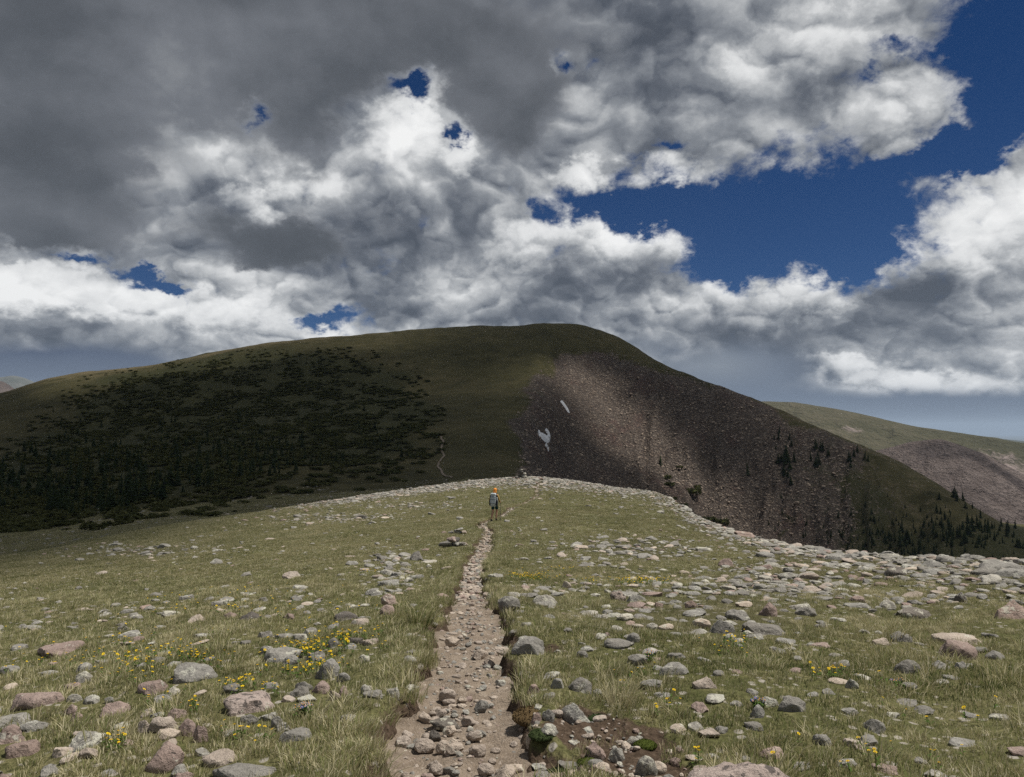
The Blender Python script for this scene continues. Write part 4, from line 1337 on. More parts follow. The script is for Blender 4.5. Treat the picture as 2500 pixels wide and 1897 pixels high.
    (1758, 1548, 68, 34, G, 'angular', 'grey boulder left of the largest flat-topped one'),
    (1782, 1566, 34, 22, G, 'round', 'small pale rock in front between the two big rock-field boulders'),
    (2053, 1627, 48, 16, G, 'slab', 'low pale rock above the right yellow flower line'),
    (2349, 1471, 30, 27, DK, 'angular', 'upright brown stone alone in grass at far right'),
    (2095, 1469, 42, 20, P_, 'round', 'pink rock resting on a flat grey one in the right meadow'),
    (2095, 1488, 62, 18, G, 'slab', 'flat grey rock under a pink one in the right meadow'),
    (2167, 1488, 40, 19, G, 'round', 'rounded pale rock right of the pink and grey pair'),
    (2228, 1502, 80, 28, DK, 'slab', 'dull grey-brown mound of rock in the right meadow'),
    (2200, 1566, 46, 24, G, 'round', 'smooth grey rock left of the long flat slab'),
    (2152, 1571, 42, 24, T_, 'angular', 'tan rock in a small group left of the smooth grey one'),
    (1872, 1506, 44, 34, P_, 'angular', 'pinkish boulder behind the largest flat-topped one'),
    (1953, 1494, 54, 19, G, 'slab', 'flat rock right of the pinkish boulder in the rock field'),
    (1687, 1491, 30, 20, P_, 'round', 'small pink rock at the left of the rock field'),
    (1607, 1487, 24, 20, P_, 'angular', 'small pink-topped stone near the spotted lichen boulder'),
    (1507, 1461, 40, 30, SP, 'round', 'dark lichen-mottled boulder below the far yellow flower patch'),
    (1552, 1468, 56, 28, G, 'angular', 'slanting grey rock right of the lichen-mottled boulder'),
    (1592, 1541, 28, 16, WH, 'round', 'small whitish rounded stone in the grass right of centre'),
    (1512, 1599, 72, 20, G, 'slab', 'low pale slab in grass right of the smooth verge boulder'),
    (1547, 1586, 38, 24, G, 'angular', 'squarish pale rock just above the low pale slab'),
    (2433, 1396, 116, 32, G, 'slab', 'thick layered grey slab on the brink at the right edge'),
    (2404, 1412, 60, 22, G, 'slab', 'flat slab below the left end of the layered one on the brink'),
    (2466, 1413, 74, 22, G, 'slab', 'lower layer of slab on the brink at the right edge'),
    (2309, 1376, 46, 18, G, 'slab', 'pale rounded slab standing up on the brink left of the layered one'),
    (2200, 1376, 48, 13, G, 'slab', 'low pale rock on the brink above the dark-mouthed rock'),
    (2190, 1408, 54, 20, DK, 'slab', 'rock with a dark hollow under it near the brink'),
    (2038, 1369, 50, 18, G, 'slab', 'left of two rounded pale rocks on the brink'),
    (2067, 1365, 44, 15, G, 'round', 'right of two rounded pale rocks on the brink'),
    (1890, 1345, 36, 12, G, 'slab', 'small pale rock on the brink above the pink rock'),
    (1868, 1362, 46, 16, G, 'slab', 'pale flat rock just below the brink, left of the two rounded ones'),
    (1720, 1348, 44, 15, G, 'slab', 'bluish grey rock near the brink left of the pink one'),
    (1777, 1386, 44, 22, P_, 'angular', 'pink angular rock a little below the brink'),
    (1818, 1312, 50, 17, P_, 'slab', 'pink overhanging slab jutting from the brink'),
    (2470, 1508, 84, 44, P_, 'angular', 'crumbling pink outcrop at the right edge'),
    (1330, 1466, 64, 26, G, 'round', 'pale boulder group stone on the right verge beyond the grey block'),
    (1381, 1437, 28, 18, T_, 'angular', 'single tan stone in grass below the near yellow flower patch'),
    (1285, 1470, 24, 18, G, 'angular', 'dark-bottomed stone at the trail side under the turf bank'),
    (1200, 1445, 30, 22, G, 'round', 'grey stone with a tuft in front of it at the right trail side'),
    (1476, 1521, 18, 9, WH, 'round', 'tiny white stone in the grass beyond the trailside block'),
]
for (px, py, w, h, colr, kind, label) in NAMED:
    deep = None
    place_rock(px, py, w, h, colr, kind, label, sink=0.16 if (1020 < px < 1260 and py > 1480) else 0.54, deep=deep)

# further stones of the rock field, the largest that show, then the small ones as one spread
CELL = {}
for (x, y, r, h) in ROCKS: CELL.setdefault((int(x // 2), int(y // 2)), []).append((x, y, r))


def rock_near(x, y, k=1.0, pad=0.0):
    cx, cy = int(x // 2), int(y // 2)
    for i in (-1, 0, 1):
        for j in (-1, 0, 1):
            for (a, b, r) in CELL.get((cx + i, cy + j), ()):
                if (x - a) ** 2 + (y - b) ** 2 < (r * k + pad) ** 2: return True
    return False


def scatter_pts(n, r0, r1, seed, amin=-0.66, amax=0.66, power=1.0):
    rs = np.random.RandomState(seed)
    a = rs.uniform(amin, amax, n)
    u = rs.uniform(0, 1, n)
    r = np.sqrt(r0 * r0 + u * (r1 * r1 - r0 * r0)) if power == 1.0 else r0 * (r1 / r0) ** u
    return r * np.sin(a), r * np.cos(a)


rs = np.random.RandomState(77)
cx, cy = scatter_pts(100000, 4.2, 100, 78, -0.62, 0.62, power=0)
st = stony_field(cx, cy)
td = trail_dist(cx, cy)
R_, _ = stations(np.arctan2(cx, cy))
rc = np.hypot(cx, cy)
near_p = 0.020 * (0.3 + 2.0 * st)
keep = (rs.uniform(0, 1, len(cx)) < np.where(rc < 14, near_p / np.maximum((st ** 1.6) * (0.80 + 0.9 * fbm(cx * 0.5, cy * 0.5, 3, 311)) * np.where(rc < 12, 0.10 + st * 0.4, 1), 1e-4), 1) * (st ** 1.6) * (0.80 + 0.9 * fbm(cx * 0.5, cy * 0.5, 3, 311)) * np.where(rc < 12, 0.10 + st * 0.4, 1)) & (td > 0.05) & (rc < np.exp(R_[:, 3]) * 1.04)
cx, cy, st, rc = cx[keep], cy[keep], st[keep], rc[keep]
size = 0.036 * np.exp(np.abs(rs.normal(0, 0.75, len(cx)))) * (0.8 + 0.9 * st)
size = np.where(rc < 14, np.maximum(size, rs.uniform(0.045, 0.085, len(cx))), size)
size = np.minimum(size, np.where(rc < 14, 0.0150, 0.0115) * rc * rs.uniform(0.55, 1.0, len(cx)))
size = np.minimum(size, 0.42)
order = np.argsort(-(size / rc))
rest = []
fill = []
for i in order:
    if rock_near(cx[i], cy[i], 1.0, size[i] * 0.9): continue
    CELL.setdefault((int(cx[i] // 2), int(cy[i] // 2)), []).append((cx[i], cy[i], size[i]))
    (fill if len(fill) < 300 - len(ROCK_OBJ) else rest).append(i)
# landmarks by which the unnamed stones are told
LM = [(o, o.location.x, o.location.y, o['label']) for o in ROCK_OBJ]
SIDES = ('left of', 'right of', 'in front of', 'behind')
cname = {'grey': 'grey', 'pink': 'pinkish', 'tan': 'tan', 'pale': 'whitish', 'dark': 'dark', 'spotted': 'spotted'}
used = {}
zs = surf_z(cx, cy)
for i in fill:
    r = rc[i]
    colr = rs.choice(['grey', 'grey', 'grey', 'grey', 'grey', 'grey', 'grey', 'tan', 'pink', 'pale'])
    kind = rs.choice(['round', 'slab', 'slab', 'angular', 'angular'])
    s = size[i]
    flat = rs.uniform(0.40, 0.75) * (0.7 if kind == 'slab' else 1)
    ob = bpy.data.objects.new('rock', rock_mesh(kind, int(rs.randint(99)), colr)); COL.objects.link(ob)
    ob.location = (cx[i], cy[i], zs[i] + s * flat * (0.25 if r < 14 else 0.10))
    ob.scale = (s * rs.uniform(0.9, 1.3), s * rs.uniform(0.7, 1.0), s * flat)
    ob.rotation_euler = (rs.uniform(-.15, .15), rs.uniform(-.15, .15), rs.uniform(-.5, .5))
    best = min(LM, key=lambda q: (q[1] - cx[i]) ** 2 + (q[2] - cy[i]) ** 2)
    dx, dy = cx[i] - best[1], (cy[i] - best[2]) * 0.35
    side = (SIDES[1] if dx > 0 else SIDES[0]) if abs(dx) > abs(dy) else (SIDES[3] if dy > 0 else SIDES[2])
    short = best[3]
    for cut in (' of the ', ' in the ', ' at the ', ' below ', ' beside ', ' with ', ' on the ', ' left of', ' right of', ' near ', ' above ', ' standing ', ' behind ', ' across ', ' along ', ' among ', ' just ', ' touching ', ' between ', ' set ', ' a little', ' half ', ' alone', ' under ', ' leaning', ' far ', ' overgrown', ' cut ', ' jutting', ' resting', ' showing', ' lying', ', '):
        k = short.find(cut)
        if k > 10: short = short[:k]
    szw = 'small' if s / r < 0.006 else 'medium'
    short = ' '.join(short.split()[:7])
    lab = '%s %s %s stone %s the %s' % (szw, cname[colr], {'round': 'rounded', 'slab': 'flat', 'angular': 'angular'}[kind], side, short)
    used.setdefault(lab, []).append(ob)
    ob['label'] = lab; ob['category'] = 'rock'; ob['group'] = 'stones of the rocky turf'
    ROCKS.append((cx[i], cy[i], s, s * flat)); ROCK_OBJ.append(ob)
ORD = ['nearest', 'second', 'third', 'fourth', 'fifth', 'sixth', 'seventh', 'eighth', 'ninth', 'tenth']
for lab, obs in used.items():
    if len(obs) > 1:
        obs.sort(key=lambda o: o.location.y)
        for k, o in enumerate(obs):
            o['label'] = '%s %s' % ('nearest' if k == 0 else (ORD[k] + ' nearest' if k < 10 else 'farther'), lab)


# ------------------------------------------------------------------ scattering by geometry nodes
HIDDEN = {}


def variants_collection(name, meshes):
    c = bpy.data.collections.new(name)
    for i, me in enumerate(meshes):
        ob = bpy.data.objects.new('%s_%02d' % (name, i), me); c.objects.link(ob)
    return c


def scatter(name, pts, scl, rot, vid, coll, label, **props):
    pts = np.asarray(pts, np.float32); n = len(pts)
    me = bpy.data.meshes.new(name)
    me.vertices.add(n); me.vertices.foreach_set('co', pts.ravel())
    a = me.attributes.new('scl', 'FLOAT_VECTOR', 'POINT'); a.data.foreach_set('vector', np.asarray(scl, np.float32).ravel())
    a = me.attributes.new('rot', 'FLOAT_VECTOR', 'POINT'); a.data.foreach_set('vector', np.asarray(rot, np.float32).ravel())
    a = me.attributes.new('vid', 'INT', 'POINT'); a.data.foreach_set('value', np.asarray(vid, np.int32).ravel())
    ob = put(name, me, None, kind='stuff', label=label, **props)
    ng = bpy.data.node_groups.new(name, 'GeometryNodeTree')
    ng.interface.new_socket('Geometry', in_out='INPUT', socket_type='NodeSocketGeometry')
    ng.interface.new_socket('Geometry', in_out='OUTPUT', socket_type='NodeSocketGeometry')
    N = ng.nodes.new; L = ng.links.new
    gi, go = N('NodeGroupInput'), N('NodeGroupOutput')
    ip = N('GeometryNodeInstanceOnPoints'); ci = N('GeometryNodeCollectionInfo')
    ci.inputs['Collection'].default_value = coll; ci.inputs['Separate Children'].default_value = True; ci.inputs['Reset Children'].default_value = True
    def at(nm, ty):
        q = N('GeometryNodeInputNamedAttribute'); q.data_type = ty; q.inputs['Name'].default_value = nm
        return q.outputs['Attribute']
    L(gi.outputs[0], ip.inputs['Points']); L(ci.outputs[0], ip.inputs['Instance'])
    ip.inputs['Pick Instance'].default_value = True
    L(at('vid', 'INT'), ip.inputs['Instance Index'])
    er = N('FunctionNodeEulerToRotation'); L(at('rot', 'FLOAT_VECTOR'), er.inputs[0]); L(er.outputs[0], ip.inputs['Rotation'])
    L(at('scl', 'FLOAT_VECTOR'), ip.inputs['Scale']); L(ip.outputs[0], go.inputs[0])
    md = ob.modifiers.new('scatter', 'NODES'); md.node_group = ng
    return ob


# the gravelly far end of the flat
ax_, ay_ = scatter_pts(46000, 44, 112, 79, -0.40, 0.36)
as_ = stony_field(ax_, ay_)
aR, _ = stations(np.arctan2(ax_, ay_))
ok = (rs.uniform(0, 1, len(ax_)) < as_ ** 1.4 * 0.75) & (np.hypot(ax_, ay_) < np.exp(aR[:, 3]) * 1.06) & (trail_dist(ax_, ay_) > 0.05)
ax_, ay_ = ax_[ok], ay_[ok]
cx = np.concatenate([cx, ax_]); cy = np.concatenate([cy, ay_]); zs = np.concatenate([zs, surf_z(ax_, ay_)])
size = np.concatenate([size, np.minimum(0.055 * np.exp(np.abs(rs.normal(0, 0.6, len(ax_)))), 0.26)])
rest = rest + list(range(len(cx) - len(ax_), len(cx)))
# and a few over the shaded slope beyond it on the left
bx_, by_ = scatter_pts(5200, 100, 260, 81, -0.66, -0.08)
ok = fbm(bx_ / 22, by_ / 22, 3, 83) > 0.02
bx_, by_ = bx_[ok], by_[ok]
cx = np.concatenate([cx, bx_]); cy = np.concatenate([cy, by_]); zs = np.concatenate([zs, land_z(bx_, by_)])
size = np.concatenate([size, np.minimum(0.12 * np.exp(np.abs(rs.normal(0, 0.6, len(bx_)))), 0.6)])
rest = rest + list(range(len(cx) - len(bx_), len(cx)))

# small stones: coarse meshes, several colours
sm = []
for i, (kind, colr) in enumerate([('round', 'grey'), ('slab', 'grey'), ('angular', 'grey'), ('slab', 'grey'), ('round', 'tan'), ('angular', 'pink'), ('slab', 'grey'), ('angular', 'grey')]):
    me = rock_shape(kind, 500 + i, sub=2); me.materials.append(M_ROCK[colr]); sm.append(me)
C_STONES = variants_collection('stone', sm)
i = np.array(rest)
n = len(i)
s = size[i]
vid = rs.randint(0, 8, n)
vid = np.where((vid == 5) & (rs.uniform(0, 1, n) < 0.4), 7, vid)
fl = rs.uniform(0.32, 0.65, n)
pts = np.stack([cx[i], cy[i], zs[i] + s * fl * 0.15], 1)
scatter('small_stones', pts, np.stack([s * rs.uniform(.9, 1.4, n), s * rs.uniform(.7, 1, n), s * fl], 1), np.stack([rs.uniform(-.2, .2, n), rs.uniform(-.2, .2, n), rs.uniform(0, 6.28, n)], 1), vid, C_STONES,
        'countless small pale stones strewn over the rocky turf')
# gravel and pebbles on the trail
n0 = 8500
rs2 = np.random.RandomState(9)
q = rs2.uniform(0.4, 1, n0) ** 0.5
sa = 2.5 + (rs2.uniform(0, 1, n0) ** 1.9) * (_cum[-1] - 3.0)
gx_, gy_, gw_ = trail_at(sa)
d1, d2 = trail_at(sa + 0.05)[:2]
nx, ny = (d2 - gy_), -(d1 - gx_)
l = np.hypot(nx, ny); t = rs2.uniform(-0.5, 0.5, n0) * (gw_ + 0.1)
X, Y = gx_ + nx / l * t, gy_ + ny / l * t
Z = trail_z(X, Y)
ok = (Z > land_z(X, Y) - 0.01)
X, Y, Z = X[ok], Y[ok], Z[ok]
bxs = [(b[0] + b[2] * 0.75 * rs2.normal(size=60), b[1] + b[2] * 0.9 * rs2.normal(size=60)) for b in _bare]
bX, bY = np.concatenate([q[0] for q in bxs]), np.concatenate([q[1] for q in bxs])
ok = (bare_mask(bX, bY)[0] > 0.4) & (trail_dist(bX, bY) > 0.02)
X = np.concatenate([X, bX[ok]]); Y = np.concatenate([Y, bY[ok]]); Z = np.concatenate([Z, land_z(bX[ok], bY[ok])])
n = len(X)
s = 0.007 * np.exp(np.abs(rs2.normal(0, 0.85, n)))
s = np.minimum(s, 0.048)
s = np.where(np.hypot(X, Y) > 14, s * 1.8, s)
vid = rs2.choice([0, 2, 4, 4, 4, 4, 5, 7], n)
scatter('trail_gravel', np.stack([X, Y, Z + s * 0.25], 1), np.stack([s * 1.2, s * 0.9, s * rs2.uniform(.5, .9, n)], 1), np.stack([rs2.uniform(-.3, .3, n), rs2.uniform(-.3, .3, n), rs2.uniform(0, 6.28, n)], 1), vid, C_STONES,
        'loose gravel and pebbles lying on the footpath')

# ------------------------------------------------------------------ grass
def blade_material(name, c0, c1, trans=0.35):
    m, nt, out = new_mat(name)
    rnd = obj_random(nt)
    p = geo_pos(nt)
    n = noise(nt, p, 0.5, 3, 0.6); n2 = noise(nt, p, 9.0, 2, 0.5)
    c = cmix(nt, (rnd * 0.45 + (n - 0.5) * 1.5 + n2 * 0.35 + 0.12).clamp(), c0, c1)
    d = nt.nodes.new('ShaderNodeBsdfDiffuse'); nt.links.new(c.k, d.inputs[0])
    t = nt.nodes.new('ShaderNodeBsdfTranslucent'); nt.links.new(c.k, t.inputs[0])
    mx = nt.nodes.new('ShaderNodeMixShader'); mx.inputs[0].default_value = trans
    nt.links.new(d.outputs[0], mx.inputs[1]); nt.links.new(t.outputs[0], mx.inputs[2]); nt.links.new(mx.outputs[0], out.inputs['Surface'])
    return m


M_GREEN = blade_material('green_blades', (.108, .140, .044), (.290, .305, .128))
M_OLIVE = blade_material('olive_blades', (.225, .205, .092), (.46, .41, .23))
M_STRAW = blade_material('straw_blades', (.45, .40, .245), (.63, .575, .40), 0.25)
M_DKGRN = blade_material('deep_green_blades', (.035, .060, .022), (.085, .100, .038))
GRASS_MATS = [M_GREEN, M_OLIVE, M_STRAW, M_DKGRN]


def tuft(seed, nb, rad, hgt, wid, mix, lean=0.35):
    rs = np.random.RandomState(seed)
    V, F, MI = [], [], []
    for b in range(nb):
        a = rs.uniform(0, 6.283); rr = rad * math.sqrt(rs.uniform(0, 1))
        x0, y0 = rr * math.cos(a), rr * math.sin(a)
        h = hgt * rs.uniform(0.45, 1.15)
        da = a + rs.normal(0, 0.9)
        bend = h * lean * rs.uniform(0.3, 1.7)
        bx, by = math.cos(da) * bend + 0.18 * h, math.sin(da) * bend
        fa = rs.uniform(0, 6.283); w = wid * rs.uniform(0.6, 1.2)
        wx, wy = math.cos(fa) * w, math.sin(fa) * w
        i = len(V)
        V += [(x0 - wx, y0 - wy, -0.02), (x0 + wx, y0 + wy, -0.02), (x0 + bx * .3 - wx * .8, y0 + by * .3 - wy * .8, h * .55), (x0 + bx * .3 + wx * .8, y0 + by * .3 + wy * .8, h * .55), (x0 + bx, y0 + by, h * 0.98)]
        m = rs.choice(4, p=mix)
        F += [(i, i + 1, i + 3), (i, i + 3, i + 2), (i + 2, i + 3, i + 4)]; MI += [m] * 3
    me = mesh_np('tuft', V, F, smooth=False)
    for m in GRASS_MATS: me.materials.append(m)
    me.polygons.foreach_set('material_index', np.array(MI, np.int32))
    return me


tufts = [tuft(1, 46, .085, .046, .0021, (.40, .34, .22, .04)), tuft(2, 46, .090, .038, .0021, (.28, .42, .28, .02)), tuft(3, 46, .085, .055, .0022, (.22, .40, .36, .02)),
         tuft(4, 50, .080, .058, .0022, (.12, .40, .46, .02), .5), tuft(5, 48, .090, .034, .0024, (.35, .15, .05, .45)), tuft(6, 44, .085, .050, .0021, (.46, .34, .18, .02), .45),
         tuft(7, 60, .20, .040, .0042, (.32, .40, .25, .03)), tuft(8, 60, .20, .046, .0042, (.20, .40, .38, .02)), tuft(9, 60, .20, .036, .0045, (.38, .34, .16, .12)),
         tuft(10, 64, .10, .095, .0022, (.34, .38, .27, .01), .55)]
C_TUFT = variants_collection('tuft', tufts)


def grass_points(n, r0, r1, seed):
    x, y = scatter_pts(n, r0, r1, seed, -0.66, 0.66)
    td = trail_dist(x, y)
    jag = trail_jag(x, y)
    bm, _ = bare_mask(x, y)
    st = stony_field(x, y)
    rs = np.random.RandomState(seed + 1)
    r = np.hypot(x, y)
    R, _ = stations(np.arctan2(x, y))
    clump = fbm(x * 0.9, y * 0.9, 3, 205)
    ok = ((td + jag > 0.055) | ((td + jag > -0.05) & (rs.uniform(0, 1, n) < 0.25))) & (rs.uniform(0, 1, n) > np.minimum(bm * 1.15, 0.97)) & (rs.uniform(0, 1, n) > sstep(0.35, 1.0, st) * np.where(r > 40, 0.96, 0.6)) & (r < np.exp(R[:, 3]) * 1.1)
    ok &= rs.uniform(0, 1, n) < 0.80 + clump * 0.9
    return x[ok], y[ok], td[ok], st[ok]


gp, gs, gr, gv = [], [], [], []
for (n, r0, r1, seed, far) in ((11500, 3.0, 9.0, 11, 0), (36000, 9.0, 22.0, 12, 0), (52000, 22.0, 48.0, 13, 1), (95000, 48.0, 112.0, 14, 1), (60000, 108.0, 240.0, 15, 2)):
    x, y, td, st = grass_points(n, r0, r1, seed) if far < 2 else (*scatter_pts(n, r0, r1, seed, -0.68, -0.05), np.full(n, 9.0), np.zeros(n))
    rs = np.random.RandomState(seed + 50)
    if r1 < 50:
        ok = np.array([not (rock_near(a, b, 0.90) or rock_near(a * (1 + 0.10 / b), b + 0.10, 0.9)) for a, b in zip(x, y)])
        x, y, td, st = x[ok], y[ok], td[ok], st[ok]
    n = len(x)
    z = land_z(x, y)
    dryf = fbm(x * 0.33, y * 0.33, 3, 207) + 0.5 * fbm(x * 1.6, y * 1.6, 2, 209) + rs.normal(0, .25, n)
    if not far:
        v = np.where(dryf > 0.42, 3, np.where(dryf > 0.12, rs.choice([2, 2, 1], n), np.where(dryf > -0.2, rs.choice([0, 1, 5], n), rs.choice([0, 4, 5, 4], n))))
        v = np.where((td < 0.28) & (rs.uniform(0, 1, n) < 0.35), 9, v)
    else:
        v = np.where(dryf > 0.2, 7, np.where(dryf > -0.2, rs.choice([6, 7, 6], n), rs.choice([6, 8, 8], n)))
    s = np.minimum(np.exp(rs.normal(-0.05, .24, n)) * (1 + 0.45 * fbm(x * 0.8, y * 0.8, 3, 219)), 1.4)
    s = s * np.where(st > 0.5, 0.8, 1)
    if not far:
        big = rs.uniform(0, 1, n) < 0.05
        v = np.where(big, 9, v); s = np.where(big, s * 1.25, s)
    if far: s = s * (0.95 if r1 < 50 else 1.35 if far == 1 else 2.6)
    gp.append(np.stack([x, y, z], 1)); gv.append(v)
    gs.append(np.stack([s, s, s * rs.uniform(0.5, 0.88, n)], 1))
    gr.append(np.stack([rs.normal(0, .07, n), rs.normal(0, .07, n), rs.normal(0.5, .9, n)], 1))
scatter('grass', np.vstack(gp), np.vstack(gs), np.vstack(gr), np.concatenate(gv), C_TUFT, 'short tufted alpine grass, green and straw, covering the ridge')

# single tussocks and cushions beside the trail
def clump_thing(name, meshes, px, py, scale, label, cat):
    p = ground_hit(px, py, None, r0=2.5, r1=60)
    z = float(land_z(p[0], p[1])[0])
    ob = put(name, meshes, None, label=label, category=cat); ob.location = (p[0], p[1], z - (0.12 * scale if 'cushion' in name else 0)); ob.scale = (scale,) * 3
    return ob


clump_thing('grass_tussock', tuft(31, 170, .10, .24, .0026, (.04, .16, .80, 0), .75), 1515, 1722, 1.0, 'straw-coloured shaggy grass tussock on the bare soil right of the trail', 'tussock')
clump_thing('grass_tussock', tuft(32, 150, .12, .20, .0026, (.45, .35, .18, .02), .75), 1022, 1530, 1.35, 'tall shaggy green tussock overhanging the left edge of the trail', 'tussock')
clump_thing('grass_tussock', tuft(33, 130, .10, .18, .0026, (.25, .35, .40, 0), .7), 2190, 1560, 1.3, 'straw-brown tussock left of the long flat slab at far right', 'tussock')
clump_thing('grass_tussock', tuft(34, 140, .11, .20, .0026, (.35, .25, .40, 0), .7), 905, 1860, 1.0, 'shaggy grass tussock at the bottom left edge of the trail', 'tussock')


def cushion_mesh(seed, mat, n=900):
    """a dense dome of tiny leaves"""
    rs = np.random.RandomState(seed)
    v, f = icosphere(3)
    d = v.copy()
    v = d * (1 + 0.10 * noise3(d, 2.2, seed) + 0.05 * noise3(d, 7, seed))[:, None]
    v[:, 2] = v[:, 2] * 0.34
    V = [tuple(p) for p in v]; F = [tuple(q) for q in f]
    for k in range(n):
        p = rs.normal(size=3); p[2] = abs(p[2]); p /= np.linalg.norm(p)
        q = p * np.array([1, 1, .34]) * rs.uniform(.95, 1.05)
        t = rs.normal(size=3) * 0.035; u = rs.normal(size=3) * 0.035 + p * 0.05
        i = len(V)
        V += [tuple(q - t), tuple(q + t), tuple(q + u)]; F.append((i, i + 1, i + 2))
    me = mesh_np('cushion', V, F); me.materials.append(mat)
    return me


M_MOSS = blade_material('brown_moss', (.085, .058, .030), (.16, .115, .06), 0.05)
M_MOSSG = blade_material('green_moss', (.045, .060, .014), (.10, .115, .03), 0.1)
M_MOSSD = blade_material('dark_cushion', (.022, .036, .016), (.055, .070, .03), 0.1)
for (px, py, sc, mt, lab) in [(1303, 1733, .155, M_MOSS, 'brown domed moss cushion on the right edge of the trail'), (1462, 1738, .10, M_MOSSD, 'dark green cushion plant right of the bright angular boulder'), (1440, 1818, .08, M_MOSSG, 'bright green moss on the pinkish rock beside the cracked grey one'),
                               (1622, 1872, .085, M_MOSSG, 'green moss cushion at the right foot of the clean grey boulder'), (1575, 1790, .075, M_MOSSG, 'small yellow-green moss cushion on the bare soil'), (1322, 1788, .085, M_MOSSD, 'dark green cushion plant hanging over the right verge'), (1365, 1835, .10, M_MOSSD, 'dark leafy cushion above the hollow at the bottom')]:
    clump_thing('moss_cushion', cushion_mesh(int(px), mt), px, py, sc, lab, 'cushion plant')

# ------------------------------------------------------------------ flowers
def plain_mat(name, c, rough=0.7, trans=0.0):
    if trans: return blade_material(name, c, tuple(min(1, q * 1.25) for q in c), trans)
    m, nt, out = new_mat(name); principled(nt, out, c, rough, None, 0.2); return m


M_YEL, M_YELC, M_STEM = plain_mat('yellow_petal', (.72, .52, .020), trans=0.25), plain_mat('flower_eye', (.50, .26, .02)), plain_mat('flower_stem', (.07, .11, .03), trans=0.2)
M_BLUE = plain_mat('blue_petal', (.045, .12, .50), trans=0.2)


def flower_mesh(seed, petal, np_=6, r=0.016, h=0.09, leaves=3):
    rs = np.random.RandomState(seed)
    V, F, MI = [], [], []
    bx, by = rs.normal(0, .012, 2)
    def quad(a, b, c, d, m):
        i = len(V); V.extend([a, b, c, d]); F.append((i, i + 1, i + 2, i + 3)); MI.append(m)
    quad((-.0016, 0, -.01), (.0016, 0, -.01), (bx + .0013, by, h), (bx - .0013, by, h), 2)
    quad((0, -.0016, -.01), (0, .0016, -.01), (bx, by + .0013, h), (bx, by - .0013, h), 2)
    for k in range(leaves):
        a = rs.uniform(0, 6.28); z = rs.uniform(.01, .04); l = rs.uniform(.025, .045)
        ca, sa = math.cos(a), math.sin(a)
        quad((0, 0, z), (ca * l * .5 - sa * .007, sa * l * .5 + ca * .007, z + .018), (ca * l, sa * l, z + .012), (ca * l * .5 + sa * .007, sa * l * .5 - ca * .007, z + .018), 2)
    tx, ty = rs.normal(0, .25, 2)
    for k in range(np_):
        a = 6.2832 * k / np_; b = 6.2832 / np_ * .52
        def P(rr, ang, dz):
            x, y = rr * math.cos(ang), rr * math.sin(ang)
            return (bx + x, by + y, h + dz + tx * x + ty * y)
        quad(P(.003, a, 0), P(r * .8, a - b, r * .22), P(r, a, r * .30), P(r * .8, a + b, r * .22), 0)
    for k in range(6):
        a, a2 = 1.047 * k, 1.047 * (k + 1)
        quad((bx, by, h + .006), (bx + .005 * math.cos(a), by + .005 * math.sin(a), h + .003), (bx + .005 * math.cos((a + a2) / 2), by + .005 * math.sin((a + a2) / 2), h + .003), (bx + .005 * math.cos(a2), by + .005 * math.sin(a2), h + .003), 1)
    me = mesh_np('flower', V, F, smooth=False)
    for m in (petal, M_YELC, M_STEM): me.materials.append(m)
    me.polygons.foreach_set('material_index', np.array(MI, np.int32))
    return me


YF = [flower_mesh(40 + i, M_YEL, 7, 0.0098 + .0013 * (i % 3), .066 + .010 * (i % 4)) for i in range(6)]
PATCHES = [  # frame centre, spread, count, words
    (840, 1562, 75, 14, 42, 'right half of the main flower patch left of the trail'), (745, 1582, 70, 12, 40, 'upper left of the main flower patch among grey boulders'), (735, 1628, 80, 14, 44, 'front of the main flower patch below the long pale boulder'),
    (800, 1612, 40, 12, 14, 'main flower patch beside the smooth rounded boulder'), (440, 1602, 70, 12, 38, 'long flower strip in the left meadow above the long grey boulder'), (350, 1622, 45, 7, 26, 'left tip of the long flower strip in the left meadow'),
    (600, 1675, 80, 16, 36, 'loose flowers in straw grass right of the white stone'), (470, 1735, 26, 16, 10, 'few flowers above the pinkish rock at lower left'), (286, 1838, 26, 16, 11, 'bright flowers in dark grass at the bottom left'),
    (610, 1800, 50, 18, 11, 'flowers in front of the spotted pink slab'), (1790, 1580, 62, 24, 32, 'flower patch in front of the two big rock-field boulders'), (2030, 1658, 80, 14, 20, 'line of flowers in the right meadow'),
    (1620, 1722, 50, 14, 7, 'few flowers beyond the bare soil right of the trail'), (1700, 1848, 14, 9, 4, 'flowers by the small pink stone near the clean grey boulder'), (2150, 1850, 260, 40, 16, 'scattered flowers in the lower right meadow'),
    (330, 1660, 160, 40, 18, 'scattered flowers in the far left meadow'), (1560, 1655, 90, 30, 8, 'scattered flowers right of the smooth verge boulder'), (2250, 1740, 200, 30, 8, 'scattered flowers at the right below the pink tilted slab')]
FAR_PATCHES = [(1295, 1412, 46, 7, 150), (1565, 1428, 55, 7, 150), (905, 1400, 25, 6, 25), (1380, 1395, 40, 5, 30), (600, 1480, 220, 30, 90), (1450, 1420, 60, 8, 30), (300, 1600, 260, 50, 90), (780, 1590, 120, 30, 60)]
fr = random.Random(3)
cand = []
for (px, py, sx, sy, cnt, words) in PATCHES:
    for k in range(cnt):
        cand.append((fr.gauss(px, sx * 0.6), fr.gauss(py, sy * 0.62), words))
hits = []
for (px, py, words) in cand:
    if not (5 < px < 2495 and py < 1894): continue
    p = ground_hit(px, py + 10, None, r0=2.5, r1=60, n=500)
    if p is None or rock_near(p[0], p[1], 0.9): continue
    hits.append((p[0], p[1], words))
hits.sort(key=lambda q: q[1])
inds, extra = hits[:300], hits[300:]
zz = land_z(np.array([q[0] for q in hits]), np.array([q[1] for q in hits]))
